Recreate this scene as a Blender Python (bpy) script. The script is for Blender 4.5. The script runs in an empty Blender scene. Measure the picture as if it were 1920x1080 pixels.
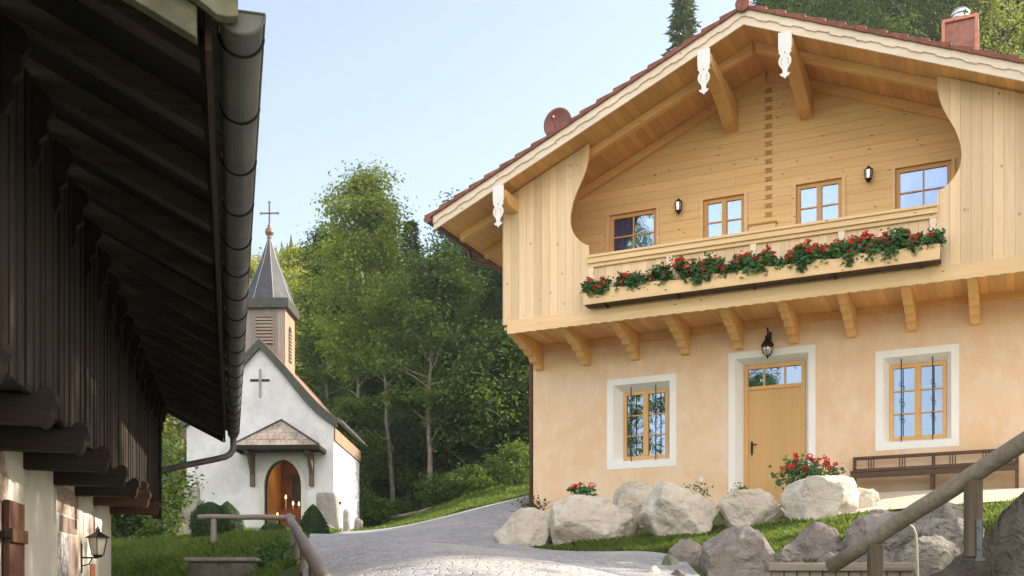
import bpy, bmesh, math, random
import numpy as np
from mathutils import Vector, Matrix, noise as mnoise
R = math.radians
C = bpy.context.scene.collection
scene = bpy.context.scene
# ---------------------------------------------------------------- camera
K = 2041.0
cd = bpy.data.cameras.new('camera'); cam = bpy.data.objects.new('camera', cd); C.objects.link(cam)
cam.location = (0, 0, 0); cam.rotation_euler = (R(90), 0, 0)
cd.sensor_width = 36; cd.lens = 36 * K / 1920
cd.shift_x = 0; cd.shift_y = (1160 - 540) / 1920
cd.clip_start = .05; cd.clip_end = 5000
scene.camera = cam
# ---------------------------------------------------------------- sky, sun, exposure
SUN_AZ = (0.965, 0.262)      # horizontal direction towards the sun (behind and right of the house)
SUN_EL = R(30)
w = bpy.data.worlds.new("World"); scene.world = w; w.use_nodes = True
nt = w.node_tree; nt.nodes.clear()
sky = nt.nodes.new('ShaderNodeTexSky'); sky.sky_type = 'NISHITA'; sky.sun_disc = False
sky.sun_elevation = SUN_EL; sky.sun_rotation = math.atan2(SUN_AZ[0], SUN_AZ[1])
sky.altitude = 700; sky.air_density = 1.0; sky.dust_density = 1.8; sky.ozone_density = 1.0
bg = nt.nodes.new('ShaderNodeBackground'); bg.inputs['Strength'].default_value = .15
wo = nt.nodes.new('ShaderNodeOutputWorld')
tint = nt.nodes.new('ShaderNodeMix'); tint.data_type = 'RGBA'; tint.blend_type = 'MULTIPLY'; tint.inputs[0].default_value = 1
tint.inputs[7].default_value = (1.12, 1.0, .88, 1); nt.links.new(sky.outputs[0], tint.inputs[6]); 
# unseen bright cloud added to the sky behind the viewer to fill shaded fronts
tc_ = nt.nodes.new('ShaderNodeTexCoord'); sx_ = nt.nodes.new('ShaderNodeSeparateXYZ'); nt.links.new(tc_.outputs['Generated'], sx_.inputs[0])
cl_ = nt.nodes.new('ShaderNodeTexNoise'); cl_.inputs['Scale'].default_value = 2.2; cl_.inputs['Detail'].default_value = 6; nt.links.new(tc_.outputs['Generated'], cl_.inputs['Vector'])
mr = nt.nodes.new('ShaderNodeMapRange'); mr.interpolation_type = 'SMOOTHSTEP'; nt.links.new(sx_.outputs[1], mr.inputs[0])
for i_, v_ in zip((1, 2, 3, 4), (.05, -.75, 0, 1)): mr.inputs[i_].default_value = v_
mr2 = nt.nodes.new('ShaderNodeMapRange'); nt.links.new(cl_.outputs[0], mr2.inputs[0])
for i_, v_ in zip((1, 2, 3, 4), (.38, .6, .45, 1)): mr2.inputs[i_].default_value = v_
mm = nt.nodes.new('ShaderNodeMath'); mm.operation = 'MULTIPLY'; nt.links.new(mr.outputs[0], mm.inputs[0]); nt.links.new(mr2.outputs[0], mm.inputs[1])
cm = nt.nodes.new('ShaderNodeMix'); cm.data_type = 'RGBA'; cm.blend_type = 'ADD'; nt.links.new(mm.outputs[0], cm.inputs[0]); nt.links.new(tint.outputs[2], cm.inputs[6]); cm.inputs[7].default_value = (7.5, 6.3, 5.0, 1)
nt.links.new(cm.outputs[2], bg.inputs['Color']); nt.links.new(bg.outputs[0], wo.inputs['Surface'])
sd = bpy.data.lights.new('sun', 'SUN'); sd.energy = 4.8; sd.angle = R(.5); sd.color = (1, .9, .74)
so = bpy.data.objects.new('sun', sd); C.objects.link(so)
sv = Vector((SUN_AZ[0] * math.cos(SUN_EL), SUN_AZ[1] * math.cos(SUN_EL), math.sin(SUN_EL)))
so.rotation_euler = sv.to_track_quat('Z', 'Y').to_euler(); so.location = sv * 60
scene.view_settings.view_transform = 'Standard'; scene.view_settings.look = 'None'
scene.view_settings.gamma = 1; scene.view_settings.use_curve_mapping = False
scene.view_settings.exposure = 1.3
scene.render.engine = 'CYCLES'
scene.cycles.max_bounces = 7; scene.cycles.diffuse_bounces = 4; scene.cycles.transparent_max_bounces = 12

# ---------------------------------------------------------------- helpers
class MB:
    def __init__(s): s.v = []; s.f = []
    def add(s, vs, fs):
        o = len(s.v); s.v += [tuple(p) for p in vs]; s.f += [tuple(i + o for i in f) for f in fs]; return s
    def box(s, x0, x1, y0, y1, z0, z1):
        return s.add([(x0,y0,z0),(x1,y0,z0),(x1,y1,z0),(x0,y1,z0),(x0,y0,z1),(x1,y0,z1),(x1,y1,z1),(x0,y1,z1)],
                     [(0,3,2,1),(4,5,6,7),(0,1,5,4),(1,2,6,5),(2,3,7,6),(3,0,4,7)])
    def prism(s, poly, plane, lo, hi):
        n = len(poly)
        def P(a, b, c):
            return {'xz': (a, c, b), 'xy': (a, b, c), 'yz': (c, a, b)}[plane]
        vs = [P(a, b, lo) for a, b in poly] + [P(a, b, hi) for a, b in poly]
        fs = [tuple(range(n))[::-1], tuple(range(n, 2 * n))] + [(i, (i + 1) % n, n + (i + 1) % n, n + i) for i in range(n)]
        return s.add(vs, fs)
    def tube(s, pts, r, n=8, cap=True):
        pts = [Vector(p) for p in pts]; m = len(pts)
        rs = r if isinstance(r, (list, tuple)) else [r] * m
        up = Vector((0, 0, 1)); prev = None; vs = []
        for i, p in enumerate(pts):
            d = (pts[min(i + 1, m - 1)] - pts[max(i - 1, 0)])
            d = d.normalized() if d.length > 1e-9 else Vector((0, 0, 1))
            if prev is None:
                a = d.cross(up) if abs(d.dot(up)) < .95 else d.cross(Vector((1, 0, 0)))
            else:
                a = prev - d * prev.dot(d)
            a.normalize(); prev = a; b = d.cross(a)
            for k in range(n):
                t = 2 * math.pi * k / n
                vs.append(p + (a * math.cos(t) + b * math.sin(t)) * rs[i])
        fs = []
        for i in range(m - 1):
            for k in range(n):
                k2 = (k + 1) % n
                fs.append((i * n + k, i * n + k2, (i + 1) * n + k2, (i + 1) * n + k))
        if cap: fs += [tuple(range(n))[::-1], tuple(range((m - 1) * n, m * n))]
        return s.add(vs, fs)
    def lathe(s, prof, c=(0, 0, 0), n=14):
        vs = []; m = len(prof)
        for r, z in prof:
            for k in range(n):
                t = 2 * math.pi * k / n
                vs.append((c[0] + r * math.cos(t), c[1] + r * math.sin(t), c[2] + z))
        fs = [(i * n + k, i * n + (k + 1) % n, (i + 1) * n + (k + 1) % n, (i + 1) * n + k) for i in range(m - 1) for k in range(n)]
        fs += [tuple(range(n))[::-1], tuple(range((m - 1) * n, m * n))]
        return s.add(vs, fs)
    def map(s, fn): s.v = [tuple(fn(*p)) for p in s.v]; return s
    def build(s, name, m, parent=None, loc=(0, 0, 0), rz=0, smooth=False, bevel=0, label=None):
        me = bpy.data.meshes.new(name); me.from_pydata(s.v, [], s.f)
        bm = bmesh.new(); bm.from_mesh(me); bmesh.ops.recalc_face_normals(bm, faces=bm.faces[:]); bm.to_mesh(me); bm.free()
        return link(name, me, m, parent, loc, rz, smooth, bevel, label)
def link(name, me, m, parent=None, loc=(0, 0, 0), rz=0, smooth=False, bevel=0, label=None):
    if m: me.materials.append(m)
    if smooth: me.polygons.foreach_set('use_smooth', [True] * len(me.polygons))
    me.update()
    o = bpy.data.objects.new(name, me); C.objects.link(o); o.location = loc; o.rotation_euler = (0, 0, rz)
    if parent: o.parent = parent
    if bevel:
        b = o.modifiers.new('bevel', 'BEVEL'); b.width = bevel; b.segments = 2; b.limit_method = 'ANGLE'; b.angle_limit = R(40)
    if label: o['label'] = label
    return o
def tag(o, label=None, cat=None, group=None, kind=None):
    if label: o['label'] = label
    if cat: o['category'] = cat
    if group: o['group'] = group
    if kind: o['kind'] = kind
    return o
def thing(name, label, cat, loc=(0, 0, 0), rz=0, group=None):
    o = bpy.data.objects.new(name, None); C.objects.link(o); o.location = loc; o.rotation_euler = (0, 0, rz)
    o.empty_display_size = .2
    return tag(o, label, cat, group)
def copy_tree(o, parent=None):
    c = o.copy(); C.objects.link(c); c.parent = parent
    for ch in o.children: copy_tree(ch, c)
    return c
def np_mesh(name, V, F):
    me = bpy.data.meshes.new(name); k = F.shape[1]
    me.vertices.add(len(V)); me.vertices.foreach_set('co', V.astype(np.float32).ravel())
    me.loops.add(F.size); me.loops.foreach_set('vertex_index', F.astype(np.int32).ravel())
    me.polygons.add(len(F)); me.polygons.foreach_set('loop_start', np.arange(0, F.size, k, dtype=np.int32))
    me.update(calc_edges=True); me.validate(); return me

# ---------------------------------------------------------------- materials
class M_:
    def __init__(s, name, rough=.7, spec=.3, metal=0):
        s.m = bpy.data.materials.new(name); s.m.use_nodes = True; s.t = s.m.node_tree
        s.b = s.t.nodes['Principled BSDF']; s.out = s.t.nodes['Material Output']
        s.b.inputs['Roughness'].default_value = rough; s.b.inputs['Metallic'].default_value = metal
        s.b.inputs['Specular IOR Level'].default_value = spec
        s.co = s.n('TexCoord').outputs['Object']; s.h = None
    def n(s, typ, **kw):
        nd = s.t.nodes.new('ShaderNode' + typ)
        for k, v in kw.items(): setattr(nd, k, v)
        return nd
    def set(s, sock, v):
        if hasattr(v, 'is_output'): s.t.links.new(v, sock)
        else: sock.default_value = v
    def mapping(s, scale, rot=(0, 0, 0), loc=(0, 0, 0)):
        m = s.n('Mapping'); s.set(m.inputs['Vector'], s.co); m.inputs['Scale'].default_value = scale
        m.inputs['Rotation'].default_value = rot; m.inputs['Location'].default_value = loc; return m.outputs[0]
    def noise(s, scale=5, detail=4, rough=.55, vec=None, dist=0):
        n = s.n('TexNoise'); s.set(n.inputs['Vector'], vec if vec is not None else s.co)
        n.inputs['Scale'].default_value = scale; n.inputs['Detail'].default_value = detail
        n.inputs['Roughness'].default_value = rough; n.inputs['Distortion'].default_value = dist; return n.outputs[0]
    def vor(s, scale=5, vec=None, feature='F1', out=0, rnd=1):
        n = s.n('TexVoronoi', feature=feature); s.set(n.inputs['Vector'], vec if vec is not None else s.co)
        n.inputs['Scale'].default_value = scale; n.inputs['Randomness'].default_value = rnd; return n.outputs[out]
    def math(s, op, a, b=0, c=0):
        n = s.n('Math', operation=op)
        s.set(n.inputs[0], a); s.set(n.inputs[1], b); s.set(n.inputs[2], c); return n.outputs[0]
    def ramp(s, f, lo, hi, a=0., b=1.):
        n = s.n('MapRange', interpolation_type='SMOOTHSTEP'); s.set(n.inputs[0], f)
        for i, v in zip((1, 2, 3, 4), (lo, hi, a, b)): n.inputs[i].default_value = v
        return n.outputs[0]
    def mix(s, f, a, b, blend='MIX'):
        n = s.n('Mix', data_type='RGBA', blend_type=blend); s.set(n.inputs[0], f)
        for i, v in ((6, a), (7, b)):
            if not hasattr(v, 'is_output') and len(v) == 3: v = (*v, 1)
            s.set(n.inputs[i], v)
        return n.outputs[2]
    def axis(s, ax):
        n = s.n('SeparateXYZ'); s.set(n.inputs[0], s.co); return n.outputs['XYZ'.index(ax.upper())]
    def bump(s, h, dist=.01, strength=1):
        n = s.n('Bump'); n.inputs['Distance'].default_value = dist; n.inputs['Strength'].default_value = strength
        s.set(n.inputs['Height'], h); s.set(s.b.inputs['Normal'], n.outputs[0]); return n
    def col(s, c):
        if not hasattr(c, 'is_output') and len(c) == 3: c = (*c, 1)
        s.set(s.b.inputs['Base Color'], c); return s
def wood(name, c1, c2, grain='z', plank=None, pw=.2, seam=.008, knots=.5, knotcol=None, rough=.6, mortar=.5, var=.14, gs=1.0):
    m = M_(name, rough, .25)
    sc = [22 * gs, 22 * gs, 22 * gs]; sc['xyz'.index(grain)] = 1.1 * gs
    g = m.noise(1, 5, .6, m.mapping(sc), .4)
    g2 = m.noise(.5, 3, .6, m.mapping([x * .25 for x in sc]))
    c = m.mix(m.ramp(g, .3, .7), c1, c2)
    c = m.mix(m.ramp(g2, .35, .65, 0, .5), c, [x * .86 for x in c1])
    hgt = g
    if plank:
        p = m.math('DIVIDE', m.axis(plank), pw)
        fl = m.math('FLOOR', p); fr = m.math('FRACT', p)
        wn = m.n('TexWhiteNoise', noise_dimensions='1D'); m.set(wn.inputs['W'], fl)
        v = m.ramp(wn.outputs[0], 0, 1, 1 - var, 1 + var * .4)
        vc = m.n('CombineColor')
        for i in range(3): m.set(vc.inputs[i], v)
        c = m.mix(1, c, vc.outputs[0], 'MULTIPLY')
        e = m.math('MINIMUM', fr, m.math('SUBTRACT', 1, fr))
        sm = m.ramp(e, 0, seam / pw, 1, 0)
        c = m.mix(m.math('MULTIPLY', sm, mortar), c, [x * .35 for x in c1])
        hgt = m.math('SUBTRACT', m.math('MULTIPLY', g, .25), m.math('MULTIPLY', sm, 1.2))
    if knots:
        ks = [7.5, 7.5, 7.5]; ks['xyz'.index(grain)] = 3.6
        kv = m.vor(1, m.mapping(ks), 'F1', 0)
        kr = m.vor(1, m.mapping(ks), 'F1', 1)
        sp = m.n('SeparateColor'); m.set(sp.inputs[0], kr)
        kk = m.math('MULTIPLY', m.ramp(kv, .06, .14, 1, 0), m.ramp(sp.outputs[0], 1 - knots, 1 - knots + .02))
        c = m.mix(m.math('MULTIPLY', kk, .95), c, knotcol or [x * .35 for x in c1])
    m.col(c); m.bump(hgt, .004); return m.m
def plain(name, c, rough=.6, metal=0, spec=.3, var=.12, scale=6, bump=0, bscale=40):
    m = M_(name, rough, spec, metal)
    n = m.noise(scale, 6, .6)
    m.col(m.mix(m.ramp(n, .3, .7), [x * (1 - var) for x in c], [min(1, x * (1 + var)) for x in c]))
    if bump: m.bump(m.noise(bscale, 4, .6), bump)
    return m.m
pine_boards = wood('pine_boards', (.80, .57, .35), (.87, .67, .45), 'z', 'x', .165, .005, .75, (.36, .19, .08), mortar=.35)
pine_logs = wood('pine_logs', (.82, .51, .23), (.88, .60, .30), 'x', 'z', .17, .005, .8, (.34, .16, .06), mortar=.25, var=.07)
pine_beam = wood('pine_beam', (.76, .52, .28), (.85, .62, .36), 'x', None, knots=.7, knotcol=(.33, .17, .07))
pine_pale = wood('pine_pale', (.80, .65, .52), (.86, .73, .61), 'x', None, knots=.5, knotcol=(.4, .22, .1))
pine_soffit = wood('pine_soffit', (.80, .44, .15), (.86, .52, .21), 'y', 'x', .14, .006, .4, (.33, .16, .06), mortar=.3)
pine_deep = wood('pine_deep', (.80, .45, .17), (.86, .54, .23), 'y', None, knots=.4, knotcol=(.33, .16, .06))
pine_rafter = wood('pine_rafter', (.82, .48, .19), (.88, .57, .26), 'x', None, knots=.35, knotcol=(.33, .16, .06))
frame_wood = wood('frame_wood', (.68, .38, .14), (.76, .45, .19), 'z', None, knots=0)
door_wood = wood('door_wood', (.62, .38, .15), (.68, .43, .19), 'z', None, knots=0, gs=.6)
joint_wood = wood('joint_wood', (.42, .22, .07), (.50, .28, .10), 'x', None, knots=0)
white_paint = plain('white_paint', (.80, .80, .80), .5, var=.03)
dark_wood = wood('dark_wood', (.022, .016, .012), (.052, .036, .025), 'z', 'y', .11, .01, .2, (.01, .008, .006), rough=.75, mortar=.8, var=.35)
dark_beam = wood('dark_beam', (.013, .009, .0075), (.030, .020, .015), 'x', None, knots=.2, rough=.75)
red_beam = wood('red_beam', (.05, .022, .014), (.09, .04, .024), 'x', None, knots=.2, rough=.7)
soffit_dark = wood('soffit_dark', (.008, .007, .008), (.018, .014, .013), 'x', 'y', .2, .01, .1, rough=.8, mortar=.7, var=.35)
weathered = wood('weathered', (.20, .165, .135), (.33, .28, .235), 'x', None, knots=.4, rough=.85)
weathered_z = wood('weathered_z', (.20, .165, .135), (.31, .26, .215), 'z', None, knots=.3, rough=.85)
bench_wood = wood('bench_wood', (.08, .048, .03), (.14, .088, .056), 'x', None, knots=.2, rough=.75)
tower_wood = wood('tower_wood', (.24, .21, .19), (.36, .32, .29), 'z', 'x', .22, .01, .3, rough=.85, mortar=.6)
tower_side = wood('tower_side', (.30, .20, .14), (.42, .29, .20), 'z', 'y', .22, .01, .3, rough=.85, mortar=.6)
post_dark = wood('post_dark', (.10, .075, .055), (.17, .13, .095), 'z', None, knots=.3, rough=.85)
def plaster(name, c1, c2, c3, bs=.006, sc=1.1):
    m = M_(name, .9, .1)
    a = m.noise(sc, 6, .62, None, .6); b = m.noise(sc * 3.7, 5, .6, m.mapping((1, 1, .6), loc=(3, 1, 7)))
    c = m.mix(m.ramp(a, .36, .66), c1, c2); c = m.mix(m.ramp(b, .45, .72, 0, .55), c, c3)
    m.col(c); m.bump(m.math('ADD', m.noise(9, 6, .65), m.math('MULTIPLY', m.noise(70, 3, .6), .25)), bs); return m.m
peach = plaster('peach_plaster', (.76, .52, .33), (.79, .60, .43), (.81, .67, .53))
lime = plaster('lime_plaster', (.66, .67, .70), (.52, .53, .55), (.71, .73, .75), .02, .8)
surround_paint = plaster('surround_paint', (.86, .85, .84), (.82, .81, .80), (.88, .87, .86), .003)
ivory = plaster('ivory_plaster', (.66, .62, .55), (.60, .56, .49), (.70, .67, .60), .004)
old_stone = plaster('old_stone', (.34, .31, .29), (.25, .23, .22), (.42, .39, .36), .04, 2.2)
def fresco():
    m = M_('fresco_plaster', .9, .1)
    n = m.noise(5, 3, .5, None, 2.5); r = m.n('Math', operation='PINGPONG'); m.set(r.inputs[0], m.math('MULTIPLY', n, 6)); r.inputs[1].default_value = 1
    m.col(m.mix(m.ramp(r.outputs[0], .35, .75), (.50, .42, .36), (.34, .235, .20))); m.bump(m.noise(30, 4), .003); return m.m
fresco_m = fresco()
def fresco2():
    m = M_('fresco_scroll', .9, .1)
    n = m.noise(4.5, 2, .5, None, 3.5); r = m.n('Math', operation='PINGPONG'); m.set(r.inputs[0], m.math('MULTIPLY', n, 5)); r.inputs[1].default_value = 1
    m.col(m.mix(m.ramp(r.outputs[0], .45, .62), (.52, .50, .48), (.25, .23, .235))); return m.m
fresco_s = fresco2()
fresco_pink = plain('fresco_pink', (.46, .33, .28), .9, var=.15, scale=9)
fresco_brown = plain('fresco_brown', (.25, .18, .15), .9, var=.2, scale=9)
roof_tile = plain('roof_tile', (.23, .085, .062), .7, var=.28, scale=9, bump=.004)
old_tile = None
copper = plain('copper_brown', (.25, .105, .075), .42, .35, .5, .2, 12)
gutter_brown = plain('gutter_brown', (.16, .075, .055), .45, .3, .5, .15)
zinc = plain('zinc_gutter', (.12, .12, .108), .55, .35, .5, .22, 5)
zinc_roof = plain('lead_roof', (.045, .046, .052), .6, .1, .5, .3, 3)
green_metal = plain('green_fascia', (.055, .062, .052), .6, 0, .3, .15)
iron = plain('iron', (.018, .016, .018), .5, .6, .5, .2)
gold = plain('rust_gold', (.20, .12, .09), .45, .5, .5, .2)
concrete = plain('concrete', (.16, .14, .115), .95, var=.35, scale=3, bump=.03, bscale=14)
hose_mat = plain('hose_plastic', (.45, .40, .32), .5, var=.08)
def glass(name, refl=.5, tint=(.9, .95, 1), back=None, thru=None):
    m = M_(name); t = m.t
    g = m.n('BsdfGlossy'); g.inputs['Roughness'].default_value = .015; g.inputs['Color'].default_value = (*tint, 1)
    # old panes are never flat: the reflection wobbles
    bp = m.n('Bump'); bp.inputs['Distance'].default_value = .006; bp.inputs['Strength'].default_value = .6; m.set(bp.inputs['Height'], m.noise(2.2, 1, .4)); m.set(g.inputs['Normal'], bp.outputs[0])
    if back: o = m.n('BsdfDiffuse'); o.inputs['Color'].default_value = (*back, 1)
    else: o = m.n('BsdfTransparent'); o.inputs['Color'].default_value = (*(thru or (1, 1, 1)), 1)
    x = m.n('MixShader'); x.inputs[0].default_value = refl
    t.links.new(o.outputs[0], x.inputs[1]); t.links.new(g.outputs[0], x.inputs[2]); t.links.new(x.outputs[0], m.out.inputs['Surface'])
    return m.m
glass_up = glass('window_glass', .3, (.56, .72, .98), None, (.60, .73, .93))
glass_low = glass('ground_floor_glass', .27, (.55, .74, 1), (.02, .02, .02))
lamp_glass = glass('lamp_glass', .35)
curtain_m = plain('curtain_cloth', (.50, .53, .58), .9, var=.05)
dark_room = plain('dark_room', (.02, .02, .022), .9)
def rock_mat(name, c1, c2, c3, sc=1.5, moss=0, bump=.05):
    m = M_(name, .92, .15)
    a = m.noise(sc, 8, .62, None, .5); b = m.noise(sc * 3, 6, .6, m.mapping((1, 1, 2.2), loc=(5, 2, 1)))
    c = m.mix(m.ramp(a, .38, .64), c1, c2); c = m.mix(m.ramp(b, .5, .68, 0, .8), c, c3)
    pits = m.vor(sc * 7, None, 'F1', 0); c = m.mix(m.math('MULTIPLY', m.ramp(pits, .06, .2, 1, 0), .35), c, [x * .3 for x in c1])
    if moss: c = m.mix(m.ramp(m.noise(2.2, 5, .6), .56, .64, 0, moss), c, (.07, .09, .045))
    m.col(c); h = m.math('ADD', m.noise(sc * 2.5, 9, .68), m.math('MULTIPLY', m.math('ABSOLUTE', m.math('SUBTRACT', m.noise(sc * 1.3, 4, .6, None, 1.5), .5)), 2.2)); m.bump(h, bump); return m.m
pale_rock = rock_mat('pale_limestone', (.56, .50, .42), (.67, .62, .54), (.48, .36, .23), 1.6)
grey_rock = rock_mat('grey_limestone', (.27, .235, .21), (.36, .32, .29), (.20, .165, .14), 2.2, .25)
tufa_rock = rock_mat('tufa_rock', (.26, .235, .20), (.42, .39, .34), (.13, .105, .085), 3.5, .3, .09)
wood_grain_shingle = None
def shingles(name, c1, c2, c3, sx=.18, sz=.22, moss=.3):
    m = M_(name, .9, .15)
    b = m.n('TexBrick'); m.set(b.inputs['Vector'], m.mapping((1 / sx, 1 / sz, 1))); b.inputs['Scale'].default_value = 1
    b.inputs['Mortar Size'].default_value = .03; b.inputs['Brick Width'].default_value = 1; b.inputs['Row Height'].default_value = 1
    b.inputs['Color1'].default_value = (*c1, 1); b.inputs['Color2'].default_value = (*c2, 1); b.inputs['Mortar'].default_value = (.03, .025, .02, 1)
    c = m.mix(m.ramp(m.noise(2.5, 6, .7), .4, .65, 0, .8), b.outputs[0], c3); m.col(c)
    m.bump(m.math('ADD', b.outputs['Fac'], m.noise(12, 5)), .015); return m.m
porch_shingle = shingles('porch_shingles', (.34, .29, .24), (.22, .19, .16), (.42, .36, .29))
chapel_tile = shingles('chapel_tiles', (.30, .17, .12), (.20, .12, .09), (.36, .27, .2))
verge_slate = plain('mossy_board', (.13, .125, .085), .9, var=.3, scale=7, bump=.01, bscale=20)
def setts():
    m = M_('paving_setts', .8, .25)
    vd = m.mapping((.62, 1, .2)); n = m.n('Vector' + 'Math') if False else None
    vv = m.vor(17, vd, 'F1', 1, .75); ed = m.vor(17, vd, 'DISTANCE_TO_EDGE', 0, .75)
    sp = m.n('SeparateColor'); m.set(sp.inputs[0], vv)
    c = m.mix(m.ramp(sp.outputs[0], .1, .9), (.30, .30, .315), (.41, .41, .415))
    c = m.mix(m.ramp(m.noise(.7, 5, .6), .45, .68, 0, .6), c, (.50, .46, .41))
    c = m.mix(m.ramp(ed, .01, .08, .25, 0), c, (.27, .26, .25))
    m.col(c); m.bump(m.math('ADD', m.ramp(ed, .0, .12), m.math('MULTIPLY', m.noise(30, 4), .3)), .009); return m.m
setts_m = setts()
def ground():
    m = M_('meadow_ground', .95, .1)
    n = m.noise(.9, 6, .65); n2 = m.noise(14, 4, .6)
    c = m.mix(m.ramp(n, .35, .65), (.075, .115, .028), (.11, .155, .04)); c = m.mix(m.ramp(n2, .5, .7, 0, .6), c, (.045, .07, .02))
    c = m.mix(m.ramp(m.noise(.35, 4), .6, .72, 0, .5), c, (.12, .095, .06)); m.col(c); m.bump(n2, .05); return m.m
ground_m = ground()
gravel_m = plain('gravel', (.36, .31, .25), .95, var=.25, scale=25, bump=.02, bscale=30)
def leaf(name, c1, c2, c3=None, trans=.45, sc=1.2):
    m = M_(name, .6, .25); t = m.t
    n = m.noise(sc, 4, .6); n2 = m.noise(sc * 9, 2, .5)
    c = m.mix(m.ramp(n, .38, .62), c1, c2)
    c = m.mix(m.ramp(n2, .42, .72, 0, .7), c, c3 or [x * 1.5 for x in c2])
    oi = m.n('ObjectInfo'); hs = m.n('HueSaturation'); m.set(hs.inputs['Value'], m.ramp(oi.outputs['Random'], 0, 1, .85, 1.15)); m.set(hs.inputs['Color'], c); c = hs.outputs[0]
    m.col(c); tr = m.n('BsdfTranslucent'); m.set(tr.inputs['Color'], m.mix(.35, c, (.25, .32, .03)))
    x = m.n('MixShader'); x.inputs[0].default_value = trans
    t.links.new(m.b.outputs[0], x.inputs[1]); t.links.new(tr.outputs[0], x.inputs[2]); t.links.new(x.outputs[0], m.out.inputs['Surface'])
    return m.m
leaf_lime = leaf('leaves_lime', (.18, .28, .03), (.29, .37, .05), (.45, .42, .09), .55)
leaf_green = leaf('leaves_green', (.06, .125, .022), (.105, .18, .032))
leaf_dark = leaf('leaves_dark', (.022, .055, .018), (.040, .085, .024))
leaf_yellow = leaf('leaves_yellow', (.26, .31, .04), (.34, .36, .06), (.42, .36, .1))
needle = leaf('needles_dark', (.024, .060, .022), (.042, .092, .030), (.08, .125, .04), .3)
needle_pale = leaf('needles_pale', (.10, .15, .08), (.14, .19, .10), (.20, .23, .13), .3)
box_leaf = leaf('boxwood_leaves', (.018, .045, .016), (.030, .070, .022), (.06, .10, .035), .2, 5)
geran_leaf = leaf('geranium_leaves', (.055, .15, .055), (.085, .20, .07), (.12, .24, .08), .3, 6)
flower_red = plain('red_petals', (.68, .025, .018), .6, var=.3, scale=12)
grass_m = leaf('grass_blades', (.075, .135, .022), (.12, .19, .035), (.22, .26, .06), .5, .8)
bark = plain('bark', (.22, .19, .155), .95, var=.35, scale=6, bump=.02, bscale=18)
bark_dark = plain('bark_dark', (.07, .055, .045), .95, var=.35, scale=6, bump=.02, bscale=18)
# ---------------------------------------------------------------- terrain
PX0, PY0 = .451, 23.0
UX, UY = .9075, -.42
HRZ = math.atan2(UY, UX)
def HW(s, t):     # house frame (s along the facade, t outwards) to world
    return PX0 + UX * s - .42 * t, PY0 + UY * s - .9075 * t
def sstep(a, b, x): 
    x = np.clip((x - a) / (b - a), 0, 1); return x * x * (3 - 2 * x)
def base_h(X, Y):
    z = -.75 + .11 * np.minimum(Y, 40)
    z = np.maximum(z, -1.7)
    far = np.clip(Y - 40, 0, 250)
    z = z + far * .27 * (1 - .45 * sstep(-60, 120, X)) - .25 * np.clip(Y - 290, 0, 400)
    z = z + .30 * np.clip(X - 3, 0, 60) * sstep(24, 40, Y) + .05 * np.clip(X, 0, 60) * sstep(10, 20, Y)
    z = z + 2.5 * np.sin(X * .031 + 1) * np.sin(Y * .027) * sstep(70, 160, Y)
    return z
ctl = [(-1.9,10,.33),(1.2,10,.33),(0,12,.52),(-2.9,15,.88),(0,15,.86),(2,15,.9),(-3.9,20,1.42),(-1.5,20,1.45),(-.4,20.6,1.62),
 (-.3,23,2.2),(-.2,26,2.72),(.5,28.3,3.2),(-4.6,26,1.98),(-4.4,31,2.42),(-3,33,2.83),(-1.2,33.5,3.34),(1,34,3.9),(4,34,4.5),(-2.5,28,2.3),(-1.2,28,2.6),(-3,24,1.85),
 (-5.6,36,2.72),(-5.6,40,3.1),(-8,34.6,2.75),(-10.5,35,2.5),(-8,40,3.2),(-12,34,2.3),(-7,31,2.35),(-9,30,2.1),(-6,28,2.05),
 (-6.2,18,.72),(-5.6,20,1.2),(-4.9,18.2,1.08),(-7,23,1.35),(-5.4,24,1.75),(-9,20,.8),(-6,16.6,.25),(-4.4,16.6,.3),(-3.6,13,.1),(-3.3,10,-.3),(-3,6,-.8),
 (0,0,-1.6),(0,5,-.6),(-3,2,-1.4),(4,2,-1.5),(-1,46,4.3),(-7,46,4.1),(-12,46,4.2),(2,40,5.2),(-3,40,3.9),
 (1.4,17.9,1.12),(2.6,16.9,1.13),(4.1,16.5,1.28),(5.2,15.7,1.42),(1.9,16.2,1.0),(3.1,15.2,.98),(4.9,14.6,1.05),(6.2,14.9,1.40),(7.2,15.1,1.6),
 (2.2,13,.55),(4,12.6,.5),(5.2,12,.5),(6.2,12.6,1.2),(7,13,1.5),(8.5,13,1.65),(4,10,-.1),(5.5,9.5,.3),(3,8,-.5),(8,9,1.2)]
for s_, t_, z_ in [(-.1,.1,2.3),(1,.4,2.0),(3,.4,2.0),(5,.4,2.1),(6.3,.3,2.2),(7.2,.4,2.22),(9,.4,2.22),(13,.4,2.2),(2.2,2.3,1.65),(4,2.4,1.65),(5.4,2.2,1.75),(6.7,1.7,2.05),(7.8,1.7,2.03),(9.3,1.8,1.92),(12,2.2,1.85),(.8,1.6,1.8),(5,-5,2.3),(2,-9,3.2),(9,-8,3.6)]:
    x_, y_ = HW(s_, t_); ctl.append((x_, y_, z_))
ctl = np.array(ctl, float)
def kern(r2): return np.exp(-r2 / (2 * 2.6 ** 2)) + .35 * np.exp(-r2 / (2 * 7.0 ** 2))
_d = ((ctl[:, None, :2] - ctl[None, :, :2]) ** 2).sum(-1)
_w = np.linalg.solve(kern(_d) + np.eye(len(ctl)) * .02, ctl[:, 2] - base_h(ctl[:, 0], ctl[:, 1]))
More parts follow.
